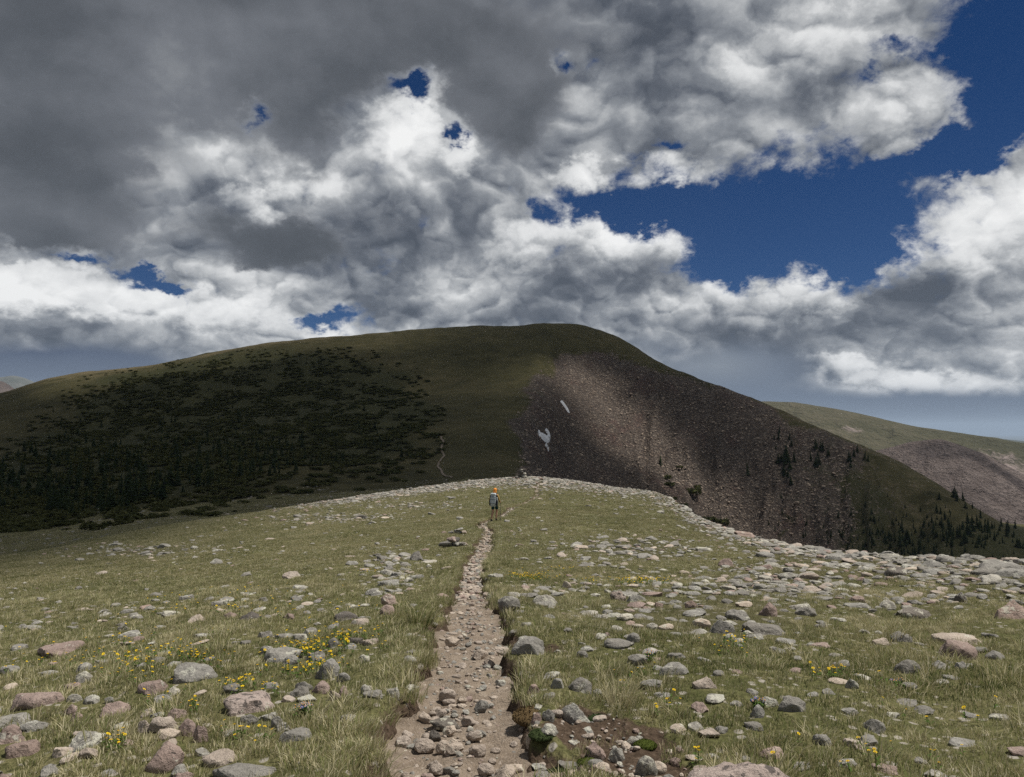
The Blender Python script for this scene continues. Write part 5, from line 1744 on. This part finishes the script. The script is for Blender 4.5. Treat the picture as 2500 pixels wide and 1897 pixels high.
for k, (x, y, words) in enumerate(inds):
    if trail_dist([x], [y])[0] < 0.05: continue
    ob = bpy.data.objects.new('yellow_flower', YF[k % 6]); COL.objects.link(ob)
    ob.location = (x, y, zz[k]); s = fr.uniform(.8, 1.25); ob.scale = (s, s, s); ob.rotation_euler = (fr.gauss(0, .1), fr.gauss(0, .1), fr.uniform(0, 6.28))
    ob['label'] = 'yellow flower, ' + words; ob['category'] = 'flower'; ob['group'] = words
C_YF = variants_collection('flower', YF)
ex = [(q[0], q[1]) for q in extra]
fx_ = [(fr.gauss(px, sx * .6), fr.gauss(py, sy * .6)) for (px, py, sx, sy, cnt) in FAR_PATCHES for k in range(cnt)]
fx_ = ground_hits([q[0] for q in fx_], [q[1] for q in fx_], 2.5, 60, 260)
ex = np.vstack([np.array(ex).reshape(-1, 2), fx_]); ex = ex[trail_dist(ex[:, 0], ex[:, 1]) > 0.1]; n = len(ex)
ez = land_z(ex[:, 0], ex[:, 1]); es = np.array([fr.uniform(.9, 1.4) for _ in range(n)])
scatter('far_flowers', np.stack([ex[:, 0], ex[:, 1], ez], 1), np.stack([es] * 3, 1), np.array([(fr.gauss(0, .1), fr.gauss(0, .1), fr.uniform(0, 6.28)) for _ in range(n)]), np.array([fr.randrange(6) for _ in range(n)]), C_YF, 'haze of tiny yellow flowers farther out in the meadow')


def blue_clump(seed, cnt, spread):
    rs = np.random.RandomState(seed)
    V, F, MI = [], [], []
    for k in range(cnt):
        me = flower_mesh(seed * 31 + k, M_BLUE, 5, 0.0085, .045 + rs.uniform(0, .03), 2)
        dx, dy = rs.normal(0, spread, 2)
        b = len(V)
        V += [(v.co.x + dx, v.co.y + dy, v.co.z) for v in me.vertices]; F += [tuple(b + i for i in p.vertices) for p in me.polygons]; MI += [p.material_index for p in me.polygons]
        bpy.data.meshes.remove(me)
    me = mesh_np('blue_flower', V, F, False)
    for m in (M_BLUE, M_YELC, M_STEM): me.materials.append(m)
    me.polygons.foreach_set('material_index', np.array(MI, np.int32))
    return me


for (px, py, cnt, lab) in [(1850, 1738, 16, 'bright blue flower clump left of a speckled grey rock in the right meadow'), (1587, 1622, 13, 'bluish purple flower clump above the long low rock right of centre'), (735, 1748, 16, 'dark blue flowers at the foot of the orange-tan stone'), (2190, 1680, 8, 'tiny pale blue flowers below the right flower line')]:
    clump_thing('blue_flowers', blue_clump(px, cnt, .022), px, py, 1.25, lab, 'flower')

# ------------------------------------------------------------------ conifers and shrubs on the hill
M_NEEDLE = blade_material('spruce_needles', (.016, .027, .014), (.045, .060, .028), 0.15)
M_WILLOW = blade_material('willow_leaves', (.040, .050, .019), (.115, .115, .048), 0.2)
M_BARK = plain_mat('bark', (.07, .055, .045))
M_DEADW = plain_mat('dead_wood', (.16, .15, .14))


def conifer(seed, h=1.0, wid=0.2, layers=16):
    """unit spruce: crown of drooping sprays round a stem, ragged, leaning a little with the wind"""
    rs = np.random.RandomState(seed)
    V, F = [], []
    for l in range(layers):
        t = l / (layers - 1)
        z = 0.06 + 0.92 * t
        rad = wid * (1 - t) ** 0.85 * rs.uniform(0.75, 1.15) + 0.012
        nb = max(4, int(10 * (1 - t) + 4))
        for b in range(nb):
            a = rs.uniform(0, 6.283); r = rad * rs.uniform(0.55, 1.2)
            if rs.uniform() < 0.12: continue
            ca, sa = math.cos(a), math.sin(a)
            w = r * 0.38 + 0.012
            dz = -0.05 * rs.uniform(.2, 1.4)
            i = len(V)
            V += [(0, 0, z + .02), (ca * r * .55 - sa * w, sa * r * .55 + ca * w, z + dz * .4), (ca * r, sa * r, z + dz + .01), (ca * r * .55 + sa * w, sa * r * .55 - ca * w, z + dz * .4), (ca * r * .5, sa * r * .5, z + .035)]
            F += [(i, i + 1, i + 4), (i + 1, i + 2, i + 4), (i + 2, i + 3, i + 4), (i + 3, i, i + 4)]
    i = len(V)
    V += [(-.008, 0, .9), (.008, 0, .9), (0, 0, 1.03)]; F.append((i, i + 1, i + 2))
    crown = mesh_np('crown', V, F, False); crown.materials.append(M_NEEDLE)
    n = 6; tv, tf = [], []
    for k, (z, r) in enumerate(((-.12, .020), (.3, .015), (.92, .004))):
        for j in range(n): tv.append((r * math.cos(6.283 * j / n), r * math.sin(6.283 * j / n), z))
    trunk = mesh_np('trunk', tv, grid_faces(3, n, True)); trunk.materials.append(M_BARK)
    return crown, trunk


CON = [conifer(200 + i, 1, (.17, .21, .25, .19, .30, .15)[i]) for i in range(6)]


def shrub_mesh(seed, n=190):
    rs = np.random.RandomState(seed)
    V, F = [], []
    lobes = [(rs.uniform(-.6, .6), rs.uniform(-.6, .6), rs.uniform(.1, .35), rs.uniform(.3, .55)) for _ in range(6)]
    for k in range(n):
        lx, ly, lz, lr = lobes[rs.randint(6)]
        d = rs.normal(size=3); d /= np.linalg.norm(d); d[2] = abs(d[2]) * .9
        p = np.array((lx, ly, lz)) + d * lr * rs.uniform(.75, 1.05)
        t, u = rs.normal(size=3) * .10, rs.normal(size=3) * .10
        i = len(V); V += [tuple(p - t), tuple(p + u), tuple(p + t), tuple(p - u)]; F.append((i, i + 1, i + 2, i + 3))
    V = np.array(V); V[:, 2] = np.maximum(V[:, 2], -.1)
    me = mesh_np('shrub', V, F, False); me.materials.append(M_WILLOW)
    return me


SHR = [shrub_mesh(300 + i) for i in range(5)]


def hill_hit(px, py):
    return ground_hit(px, py, base_z, r0=118, r1=1200, n=420)


def plant_tree(px, py, hm, label, group, lean=0.05):
    p = hill_hit(px, py)
    if p is None: return None
    z = float(land_z(p[0], p[1])[0])
    e = bpy.data.objects.new('spruce_tree', None); COL.objects.link(e)
    e.empty_display_size = 0.5
    e.location = (p[0], p[1], z); e.scale = (hm, hm, hm); e.rotation_euler = (tr.gauss(0, lean), tr.gauss(0, lean), tr.uniform(0, 6.28))
    c, t = tr.choice(CON)
    for nm, me in (('crown', c), ('trunk', t)):
        o = bpy.data.objects.new(nm, me); COL.objects.link(o); o.parent = e
    e['label'] = label; e['category'] = 'tree'; e['group'] = group
    return e


tr = random.Random(12)
fp = np.array(FOREST_POLY, float)
cnt = 0
def lab_zone(px, py, hm):
    size = 'tall' if hm > 5.2 else 'middle-sized' if hm > 3.4 else 'stunted'
    row = 'at the foot' if py > 1120 else 'on the lower half' if py > 1050 else 'on the upper half' if py > 960 else 'at the top'
    part = 'near the left edge' if px < 190 else 'left of its middle' if px < 420 else 'in its middle' if px < 640 else 'right of its middle' if px < 850 else 'at its right end'
    return '%s dark spruce %s of the left hillside wood, %s' % (size, row, part)


tries = 0
more = []
while cnt < 215 or len(more) < 420:
    tries += 1
    if tries > 9000: break
    px, py = tr.uniform(-20, 1040), tr.uniform(880, 1260)
    if poly_mask(np.array([px]), np.array([py]), FOREST_POLY, 10)[0] < 0.5: continue
    dens = gnoise(np.array([px / 90.0]), np.array([py / 45.0]), 61)[0]
    want = 0.40 + 1.1 * dens + 0.35 * (py - 1000) / 200 - 0.30 * max(0, (px - 600) / 400)
    if tr.random() > want: continue
    hm = (2.4 + 3.6 * max(0, min(1, (py - 960) / 180)) * (1 - 0.5 * max(0, min(1, (px - 450) / 500)))) * tr.uniform(0.6, 1.35)
    if cnt < 215 and (hm > 3.0 or tr.random() < 0.4):
        if plant_tree(px, py, hm, lab_zone(px, py, hm), 'spruces of the left hillside wood'): cnt += 1
    elif len(more) < 420: more.append((px, py, hm * 0.75))
# right-hand face: clumps told by where they stand
RT = [(1925, 1145, 30, 34, 14, 8, 'main dark clump on the rocky right face'), (2000, 1110, 26, 24, 10, 7, 'group just right of the main clump on the right face'), (2080, 1130, 40, 16, 9, 6, 'row on the upper right slope below the skyline'),
      (2420, 1290, 60, 14, 12, 6, 'skyline row at the right edge'), (2330, 1225, 25, 12, 5, 7, 'sparse group near the skyline toward the right'), (2350, 1310, 110, 34, 22, 6.5, 'dark wood low on the far right slope'), (2180, 1330, 80, 26, 14, 6, 'dark wood above the brink, left of the far right one'), (1890, 1080, 30, 30, 6, 6, 'thin group among the cliffs left of the main clump')]
for (px, py, sx, sy, n, hm, words) in RT:
    for k in range(n):
        plant_tree(tr.gauss(px, sx * .6), tr.gauss(py, sy * .6), hm * tr.uniform(.65, 1.2), 'spruce of the ' + words, words)
for (px, py, hm, lab) in [(1612, 1137, 8, 'lone spruce on the lit scree near the saddle'), (1826, 1165, 9, 'lone dark spruce in the cliffs left of the main clump'), (150, 1030, 4, 'lone small spruce on open grass at the upper left'), (130, 1005, 3.5, 'tiny lone spruce above another on the upper left grass')]:
    plant_tree(px, py, hm, lab, 'lone spruces')
C_CON = bpy.data.collections.new('conifer')
for i, (c, t) in enumerate(CON):
    C_CON.objects.link(bpy.data.objects.new('conifer_%02d' % i, c))
mp = []
for (px, py, hm) in more:
    p = hill_hit(px, py)
    if p is not None: mp.append((p[0], p[1], hm))
for k in range(260):
    p = hill_hit(tr.gauss(2250, 170), tr.gauss(1310, 36))
    if p is not None: mp.append((p[0], p[1], tr.uniform(2.0, 5.0)))
mp = np.array(mp); n = len(mp)
scatter('far_spruces', np.stack([mp[:, 0], mp[:, 1], land_z(mp[:, 0], mp[:, 1])], 1), np.stack([mp[:, 2]] * 3, 1), np.array([(tr.gauss(0, .05), tr.gauss(0, .05), tr.uniform(0, 6.28)) for _ in range(n)]), np.array([tr.randrange(6) for _ in range(n)]), C_CON,
        'smaller spruces filling the woods on the hill')
# low willow scrub between the trees
sp_ = []
tries = 0
rsx = np.random.RandomState(41)
qx = rsx.uniform(-60, 1090, 30000); qy = rsx.uniform(850, 1300, 30000)
pm = poly_mask(qx, qy, FOREST_POLY, 85)
dn = fbm(qx / 70, qy / 26, 3, 63)
okq = (rsx.uniform(0, 1, len(qx)) < pm ** 1.3 * (0.46 + 1.4 * dn))
sp_ = ground_hits(qx[okq][:9500], qy[okq][:9500], 118, 1000, 150); n = len(sp_)
ss2 = rsx.uniform(0.6, 1.9, n)
scatter('willow_scrub', np.stack([sp_[:, 0], sp_[:, 1], land_z(sp_[:, 0], sp_[:, 1])], 1), np.stack([ss2 * 1.5, ss2 * 1.5, ss2 * 0.9], 1), np.stack([0 * ss2, 0 * ss2, rsx.uniform(0, 6.28, n)], 1), rsx.randint(0, 5, n), variants_collection('shrub', SHR),
        'low dark willow scrub spreading between the trees on the left hillside')
for (px, py, sc, lab) in [(876, 1204, 1.5, 'lone round shrub on the grass left of the saddle'), (1632, 1168, 3.0, 'upper dark shrub on the lit scree beside the brink'), (1634, 1188, 2.6, 'second dark shrub on the lit scree below the upper one'), (1690, 1215, 4.5, 'broad dark shrub clump on the scree above the brink'), (1640, 1225, 2.8, 'dark shrub just over the brink below the scree'),
                           (1665, 1245, 3.0, 'dark shrub peeping over the brink in the middle'), (1730, 1262, 3.4, 'dark shrub at the brink near the pink overhanging slab'), (1760, 1280, 4.0, 'large dark bush behind the pink overhanging slab'), (1700, 1190, 2.2, 'small shrub right of the broad clump on the scree'), (1660, 1150, 1.6, 'small dark shrub high on the lit scree')]:
    p = ground_hit(px, py, base_z, r0=112, r1=1200)
    e = put('shrub', SHR[int(px) % 5].copy(), None, label=lab, category='shrub'); e.location = (p[0], p[1], float(land_z(p[0], p[1])[0])); k = sc * math.hypot(p[0], p[1]) / 420.0 if px > 1000 else sc
    e.scale = (k * 1.3, k * 1.3, k)
# boulders scattered over the scree
rsb = np.random.RandomState(17)
qx = rsb.uniform(1250, 2150, 16000); qy = rsb.uniform(860, 1420, 16000)
pm = poly_mask(qx, qy, TALUS_POLY, 22)
okq = rsb.uniform(0, 1, len(qx)) < pm * 0.62
bp = []
bp = ground_hits(qx[okq][:6500], qy[okq][:6500], 230, 900, 110); n = len(bp)
bs = 0.34 * np.exp(np.abs(rsb.normal(0, .55, n)))
bs = np.minimum(bs, 1.6)
M_SCREE = rock_material('scree_rock', [(0.30, (.17, .132, .104)), (0.5, (.31, .245, .195)), (0.7, (.45, .375, .305))], 0.05, 0.2)
scm = []
for i in range(6):
    me = rock_shape(('angular', 'slab', 'angular', 'round', 'angular', 'slab')[i], 700 + i, sub=1); me.materials.append(M_SCREE); scm.append(me)
scatter('scree_blocks', np.stack([bp[:, 0], bp[:, 1], land_z(bp[:, 0], bp[:, 1]) + bs * .2], 1), np.stack([bs, bs * rsb.uniform(.6, 1, n), bs * rsb.uniform(.5, .9, n)], 1), rsb.uniform(-.5, .5, (n, 3)) * np.array([1, 1, 6]), rsb.randint(0, 6, n), variants_collection('scree', scm), 'blocks and rubble of the scree face')

# ------------------------------------------------------------------ hiker
def skinned(name, joints, bones, mat, sub=2, root=0):
    """continuous tapering surface grown round a joint tree; joints = [(x,y,z,radius)]"""
    me = bpy.data.meshes.new(name)
    me.from_pydata([j[:3] for j in joints], bones, [])
    ob = bpy.data.objects.new(name, me); COL.objects.link(ob)
    sk = ob.modifiers.new('skin', 'SKIN'); sk.use_smooth_shade = True; sk.branch_smoothing = 0.4
    for i, j in enumerate(joints):
        sv = me.skin_vertices[0].data[i]
        rr = j[3] if isinstance(j[3], tuple) else (j[3], j[3])
        sv.radius = rr; sv.use_root = (i == root)
    ss = ob.modifiers.new('sub', 'SUBSURF'); ss.levels = sub; ss.render_levels = sub
    dg = bpy.context.evaluated_depsgraph_get()
    res = bpy.data.meshes.new_from_object(ob.evaluated_get(dg))
    bpy.data.objects.remove(ob); bpy.data.meshes.remove(me)
    res.name = name; res.materials.clear(); res.materials.append(mat)
    res.polygons.foreach_set('use_smooth', np.ones(len(res.polygons), bool))
    return res


def cloth(name, c, scale=40.0, amt=0.35):
    m, nt, out = new_mat(name)
    p = tex_obj(nt)
    n = noise(nt, p, scale, 4, 0.6); w = noise(nt, p, 7, 3, 0.5)
    col = cmix(nt, n * amt, c, tuple(q * 0.55 for q in c))
    principled(nt, out, col, 0.85, bump(nt, w + n * 0.2, 0.5, 0.02), 0.2)
    return m


M_SKIN = cloth('skin', (.46, .255, .175), 20, 0.15)
M_SHIRT, M_SHORT, M_CAP, M_SHOE = cloth('ochre_shirt', (.36, .235, .075)), cloth('dark_teal_shorts', (.010, .050, .050)), cloth('orange_cap', (.82, .30, .055), 30, .2), cloth('black_shoes', (.022, .022, .024))
M_SOCK = cloth('dark_socks', (.05, .05, .055))
M_PACK, M_PACKD, M_STRAP = cloth('silver_pack_fabric', (.50, .55, .58), 60, .25), cloth('black_pack_fabric', (.02, .024, .030)), cloth('pack_webbing', (.03, .03, .035))
M_HAIR = cloth('brown_hair', (.06, .035, .02))

HP = ground_hit(1207, 1274, None, r0=20, r1=90)
HZ = float(surf_z(HP[0], HP[1])[0])
HS = (80.0 * HP[1] / FPX) / 1.80
person = bpy.data.objects.new('person', None); COL.objects.link(person)
person.location = (HP[0], HP[1], HZ); person.scale = (HS,) * 3; person.rotation_euler = (0, 0, -0.30)
person['label'] = 'hiker in orange cap, ochre top and dark shorts walking away on the trail'; person['category'] = 'person'

J = [(0, 0, .95, (.135, .105)), (0, .015, 1.10, (.125, .10)), (0, .045, 1.28, (.155, .11)), (0, .055, 1.40, (.12, .09)), (0, .065, 1.49, .050), (.005, .085, 1.56, (.062, .07)), (.01, .10, 1.64, (.072, .09)), (.01, .10, 1.70, (.06, .07)),
     # left leg behind, pushing off
     (-.085, -.01, .88, .088), (-.075, -.03, .68, .072), (-.06, -.04, .50, .055), (-.075, -.16, .33, .052), (-.09, -.27, .13, .034), (-.09, -.22, .05, .040), (-.09, -.13, .03, .034),
     # right leg forward
     (.085, .03, .88, .088), (.085, .12, .70, .072), (.08, .18, .52, .055), (.065, .15, .33, .052), (.055, .13, .12, .034), (.055, .19, .05, .040), (.055, .27, .03, .034),
     # right arm
     (.175, .05, 1.39, .058), (.245, .01, 1.24, .046), (.275, .00, 1.12, .040), (.275, .10, 1.05, .034), (.275, .19, 1.00, .026), (.275, .235, .985, (.030, .018)),
     # left arm
     (-.175, .05, 1.39, .058), (-.245, .02, 1.24, .046), (-.27, .02, 1.12, .040), (-.265, .12, 1.06, .034), (-.26, .21, 1.02, .026), (-.26, .255, 1.005, (.030, .018))]
B = [(0, 1), (1, 2), (2, 3), (3, 4), (4, 5), (5, 6), (6, 7), (0, 8), (8, 9), (9, 10), (10, 11), (11, 12), (12, 13), (13, 14), (0, 15), (15, 16), (16, 17), (17, 18), (18, 19), (19, 20), (20, 21),
     (3, 22), (22, 23), (23, 24), (24, 25), (25, 26), (26, 27), (3, 28), (28, 29), (29, 30), (30, 31), (31, 32), (32, 33)]
for (w, sx) in ((27, 1), (33, -1)):
    x, y, z = J[w][:3]
    for k, (dz, l1, l2) in enumerate(((.022, .030, .024), (.008, .034, .027), (-.006, .032, .025), (-.020, .026, .020))):     # four fingers curled round the grip
        a = len(J); J += [(x + sx * .006, y + l1, z + dz, .0095), (x - sx * .020, y + l1 + l2 * .55, z + dz - .004, .0085), (x - sx * .034, y + l1 * .55, z + dz - .005, .0075)]
        B += [(w, a), (a, a + 1), (a + 1, a + 2)]
    a = len(J); J += [(x - sx * .024, y - .005, z + .020, .0105), (x - sx * .036, y + .022, z + .028, .009)]
    B += [(w, a), (a, a + 1)]
# nose and ears
a = len(J); J += [(.012, .195, 1.625, .012), (.085, .095, 1.625, .014), (-.066, .095, 1.625, .014)]; B += [(6, a), (6, a + 1), (6, a + 2)]
put('body', skinned('body', J, B, M_SKIN), None, person)
grow = lambda j, k: (*j[:3], tuple(q * k for q in j[3]) if isinstance(j[3], tuple) else j[3] * k)
sh = [(0, -.002, 1.00, (.145, .115))] + [grow(J[i], 1.10) for i in (1, 2, 3)] + [grow(J[i], 1.20) for i in (22, 23, 24, 25)] + [(.275, .165, 1.012, .036)] + [grow(J[i], 1.20) for i in (28, 29, 30, 31)] + [(-.262, .185, 1.03, .036)]
put('shirt', skinned('shirt', sh, [(0, 1), (1, 2), (2, 3), (3, 4), (4, 5), (5, 6), (6, 7), (7, 8), (3, 9), (9, 10), (10, 11), (11, 12), (12, 13)], M_SHIRT), None, person)
so = [(0, 0, 1.01, (.145, .115)), (0, 0, .93, (.15, .12)), (-.087, -.01, .86, .102), (-.080, -.028, .70, .098), (-.074, -.034, .60, .092), (.087, .03, .86, .102), (.087, .115, .72, .098), (.084, .155, .61, .092)]
put('shorts', skinned('shorts', so, [(0, 1), (1, 2), (2, 3), (3, 4), (1, 5), (5, 6), (6, 7)], M_SHORT), None, person)
for (ank, hl, mid, toe, side) in ((12, 13, 13, 14, 'left'), (19, 20, 20, 21, 'right')):
    A, M_, T = J[ank], J[mid], J[toe]
    up = (A[0], A[1], A[2] + .03, .044)
    put('shoe', skinned('shoe', [up, (A[0], A[1] - .01, A[2] - .055, .046), (M_[0], M_[1], M_[2] - .002, .048), (T[0], T[1] + .02, T[2] + .006, (.045, .034))], [(0, 1), (1, 2), (2, 3)], M_SHOE), None, person)
    put('sock', skinned('sock', [(A[0], A[1] + (.03 if side == 'left' else .006), A[2] + .085, .043), (A[0], A[1], A[2] + .02, .040)], [(0, 1)], M_SOCK), None, person)
# cap with brim and neck flap
v, f = icosphere(3)
cv = v.copy(); cv[:, 0] *= .095; cv[:, 1] *= .115; cv[:, 2] = np.maximum(cv[:, 2], -.25) * .095
cap = put('cap', mesh_np('cap', cv + np.array([.01, .095, 1.685]), f), M_CAP, person)
bv = []
for k in range(13):
    t = -1.1 + 2.2 * k / 12
    for r, z in ((.100, .0), (.150, -.012), (.175, -.03), (.150, -.020), (.100, -.008)):
        bv.append((.01 + math.sin(t) * r, .095 + math.cos(t) * r * 1.12, 1.672 + z))
put('brim', mesh_np('brim', bv, np.vstack([grid_faces(13, 5)])), M_CAP, cap)
fv = []
for k in range(15):
    t = math.pi - 1.25 + 2.5 * k / 14
    for z, r in ((1.69, .099), (1.62, .104), (1.55, .108), (1.51, .118), (1.51, .110), (1.60, .098)):
        fv.append((.01 + math.sin(t) * r, .085 + math.cos(t) * r, z + .006 * math.sin(k * 2.1)))
put('neck_flap', mesh_np('neck_flap', fv, grid_faces(15, 6)), M_CAP, cap)
hv = v.copy(); hv[:, 0] *= .082; hv[:, 1] *= .092; hv[:, 2] *= .085
put('hair', mesh_np('hair', hv + np.array([.01, .085, 1.63]), f), M_HAIR, person)


def rbox(x0, x1, y0, y1, z0, z1, rd, n=10, puff=0.0):
    """rounded box as a superellipsoid grid"""
    v, f = icosphere(4)
    s = np.sign(v) * np.abs(v) ** 0.42
    s = s / np.abs(s).max(0)
    c = np.array([(x0 + x1) / 2, (y0 + y1) / 2, (z0 + z1) / 2]); h = np.array([(x1 - x0) / 2, (y1 - y0) / 2, (z1 - z0) / 2])
    p = s * h
    if puff: p = p * (1 + puff * np.sin(p[:, 2:3] * 75) * np.array([1, 1, 0.0]))
    return p + c, f


pack = bpy.data.objects.new('backpack', None); COL.objects.link(pack)
pack.location = person.location; pack.scale = person.scale; pack.rotation_euler = person.rotation_euler
pack['label'] = 'silver-grey quilted backpack with black sides on the hiker'; pack['category'] = 'backpack'
b, f = rbox(-.155, .155, -.31, -.075, .86, 1.40, .05, puff=.022)
bag = put('bag', mesh_np('bag', b, f), M_PACK, pack)
b, f = rbox(-.14, .14, -.30, -.06, 1.38, 1.52, .05); put('lid', mesh_np('lid', b, f), M_PACK, pack)
for sx in (-1, 1):
    b, f = rbox(sx * .185 - .045, sx * .185 + .045, -.26, -.05, .84, 1.16, .03); put('side_pocket', mesh_np('side_pocket', b, f), M_PACKD, pack)
    b, f = rbox(sx * .165 - .02, sx * .165 + .02, -.25, -.06, 1.14, 1.42, .03); put('side_panel', mesh_np('side_panel', b, f), M_PACKD, pack)
    put('shoulder_strap', skinned('shoulder_strap', [(sx * .09, -.06, 1.42, (.028, .012)), (sx * .11, .03, 1.475, (.028, .012)), (sx * .125, .145, 1.38, (.028, .012)), (sx * .14, .165, 1.24, (.026, .011)), (sx * .16, .08, 1.08, (.018, .01)), (sx * .15, -.05, 1.0, (.016, .01))], [(0, 1), (1, 2), (2, 3), (3, 4), (4, 5)], M_STRAP), None, pack)
for z in (.98, 1.18, 1.33):
    b, f = rbox(-.162, .162, -.322, -.30, z - .008, z + .008, .005); put('buckle_strap', mesh_np('buckle_strap', b, f), M_STRAP, bag)
hb = [(.155 * math.sin(t), .01 + .128 * math.cos(t), 1.0) for t in np.linspace(-2.5, 2.5, 13)]
put('hip_belt', skinned('hip_belt', [(*q, (.032, .012)) for q in hb], [(i, i + 1) for i in range(12)], M_STRAP), None, pack)
b, f = rbox(-.155, .155, -.25, -.08, .80, .885, .04); put('rolled_mat', mesh_np('rolled_mat', b, f), M_PACK, pack)
b, f = rbox(.160, .225, -.20, -.13, 1.08, 1.30, .02); put('water_bottle', mesh_np('water_bottle', b, f), plain_mat('bottle_plastic', (.55, .60, .62), 0.3), pack)

M_POLE, M_GRIP = plain_mat('dark_pole', (.025, .026, .028), 0.4), plain_mat('cork_grip', (.10, .075, .05))


def pole(hand, foot, label):
    e = bpy.data.objects.new('trekking_pole', None); COL.objects.link(e)
    e.location = person.location; e.scale = person.scale; e.rotation_euler = person.rotation_euler
    e['label'] = label; e['category'] = 'trekking pole'
    hx, fx = Vector(hand), Vector(foot)
    d = (hx - fx).normalized()
    def part(nm, pts, mat):
        me = skinned(nm, [(*p, r) for p, r in pts], [(i, i + 1) for i in range(len(pts) - 1)], mat, 1)
        return put(nm, me, None, e)
    part('shaft', [(fx + d * .04, .0075), (fx + d * .5, .009), (hx, .010)], M_POLE)
    g = part('grip', [(hx - d * .07, .015), (hx, .017), (hx + d * .07, .018), (hx + d * .085, .014)], M_GRIP)
    part('tip', [(fx, .004), (fx + d * .05, .007)], M_POLE)
    part('basket', [(fx + d * .06, .030), (fx + d * .068, .030)], M_POLE)
    part('wrist_strap', [(hx + d * .07, .006), (hx + Vector((.02, -.05, .02)), .006), (hx + Vector((.01, -.07, -.05)), .006)], M_STRAP)


gz = lambda x, y: (float(surf_z(HP[0] + HS * x, HP[1] + HS * y)[0]) - HZ) / HS
pole((.258, .262, 1.00), (.30, .16, gz(.30, .16)), 'trekking pole in the right hand of the hiker')
pole((-.243, .282, 1.02), (-.20, .05, gz(-.20, .05)), 'trekking pole in the left hand of the hiker')

# ------------------------------------------------------------------ cairns
def cairn(px, py, wpx, stones, label):
    p = ground_hit(px, py, None, r0=10, r1=140)
    z = float(surf_z(p[0], p[1])[0]); u = wpx * math.hypot(p[0], p[1]) / FPX
    e = bpy.data.objects.new('cairn', None); COL.objects.link(e)
    e.location = (p[0], p[1], z); e['label'] = label; e['category'] = 'cairn'
    for k, (x, y, zz, w, d, h, c, kd) in enumerate(stones):
        o = bpy.data.objects.new('stone', rock_mesh(kd, k * 3 + 1, c)); COL.objects.link(o); o.parent = e
        o.location = (x * u, y * u, zz * u); o.scale = (w * u / 2, d * u / 2, h * u / 2); o.rotation_euler = (RNG.uniform(-.2, .2), RNG.uniform(-.3, .3), RNG.uniform(-.6, .6))


cairn(1106, 1334, 58, [(-.28, 0, .10, .55, .40, .34, 'grey', 'angular'), (.08, .05, .10, .40, .36, .34, 'grey', 'angular'), (.36, .0, .08, .36, .34, .26, 'dark', 'round'), (-.04, .02, .28, .46, .38, .30, 'pink', 'angular'), (.16, .05, .24, .30, .26, .26, 'dark', 'round'), (.20, -.1, .08, .24, .22, .20, 'grey', 'angular'), (.5, .05, .06, .22, .2, .16, 'tan', 'round'), (-.52, .05, .05, .2, .2, .14, 'grey', 'slab')],
      'heap of tumbled grey stones left of the trail below the hiker')
cairn(1272, 1168, 28, [(-.3, 0, .12, .45, .45, .4, 'dark', 'angular'), (.25, 0, .14, .5, .45, .45, 'grey', 'angular'), (0, .1, .3, .5, .4, .4, 'dark', 'round'), (.05, 0, .55, .42, .38, .32, 'dark', 'round'), (.3, -.05, .42, .3, .3, .26, 'pale', 'angular'), (.05, 0, .76, .3, .28, .22, 'grey', 'slab'), (-.6, 0, .06, .35, .3, .22, 'pink', 'slab'), (.62, .02, .05, .28, .3, .18, 'grey', 'slab'), (-.95, .1, .05, .4, .3, .16, 'grey', 'slab')],
      'dark cairn of piled stones on the crest of the saddle behind the hiker')
cairn(1118, 1300, 46, [(-.35, 0, .08, .34, .3, .26, 'grey', 'angular'), (0, .05, .10, .5, .3, .28, 'grey', 'slab'), (.35, 0, .08, .4, .3, .24, 'tan', 'angular'), (.1, 0, .26, .46, .24, .14, 'grey', 'slab'), (-.75, 0, .05, .3, .3, .2, 'pink', 'round')],
      'low pile of flat stones behind the tumbled heap left of the trail')

# ------------------------------------------------------------------ the air between here and the far mountains
hx0, hx1, hy0, hy1, hz0, hz1 = -75000, 75000, -75000, 75000, -520, 640
v_ = [(x, y, z) for x in (hx0, hx1) for y in (hy0, hy1) for z in (hz0, hz1)]
f_ = [(0, 1, 3, 2), (4, 6, 7, 5), (0, 4, 5, 1), (2, 3, 7, 6), (0, 2, 6, 4), (1, 5, 7, 3)]
m, nt, out = new_mat('mountain_air')
pv = nt.nodes.new('ShaderNodeVolumePrincipled')
pv.inputs['Color'].default_value = (.62, .78, 1.0, 1); pv.inputs['Density'].default_value = 3.4e-5; pv.inputs['Anisotropy'].default_value = 0.0
nt.links.new(pv.outputs[0], out.inputs['Volume'])
put('haze', mesh_np('haze', v_, f_, False), m, kind='stuff', label='thin blue mountain haze')
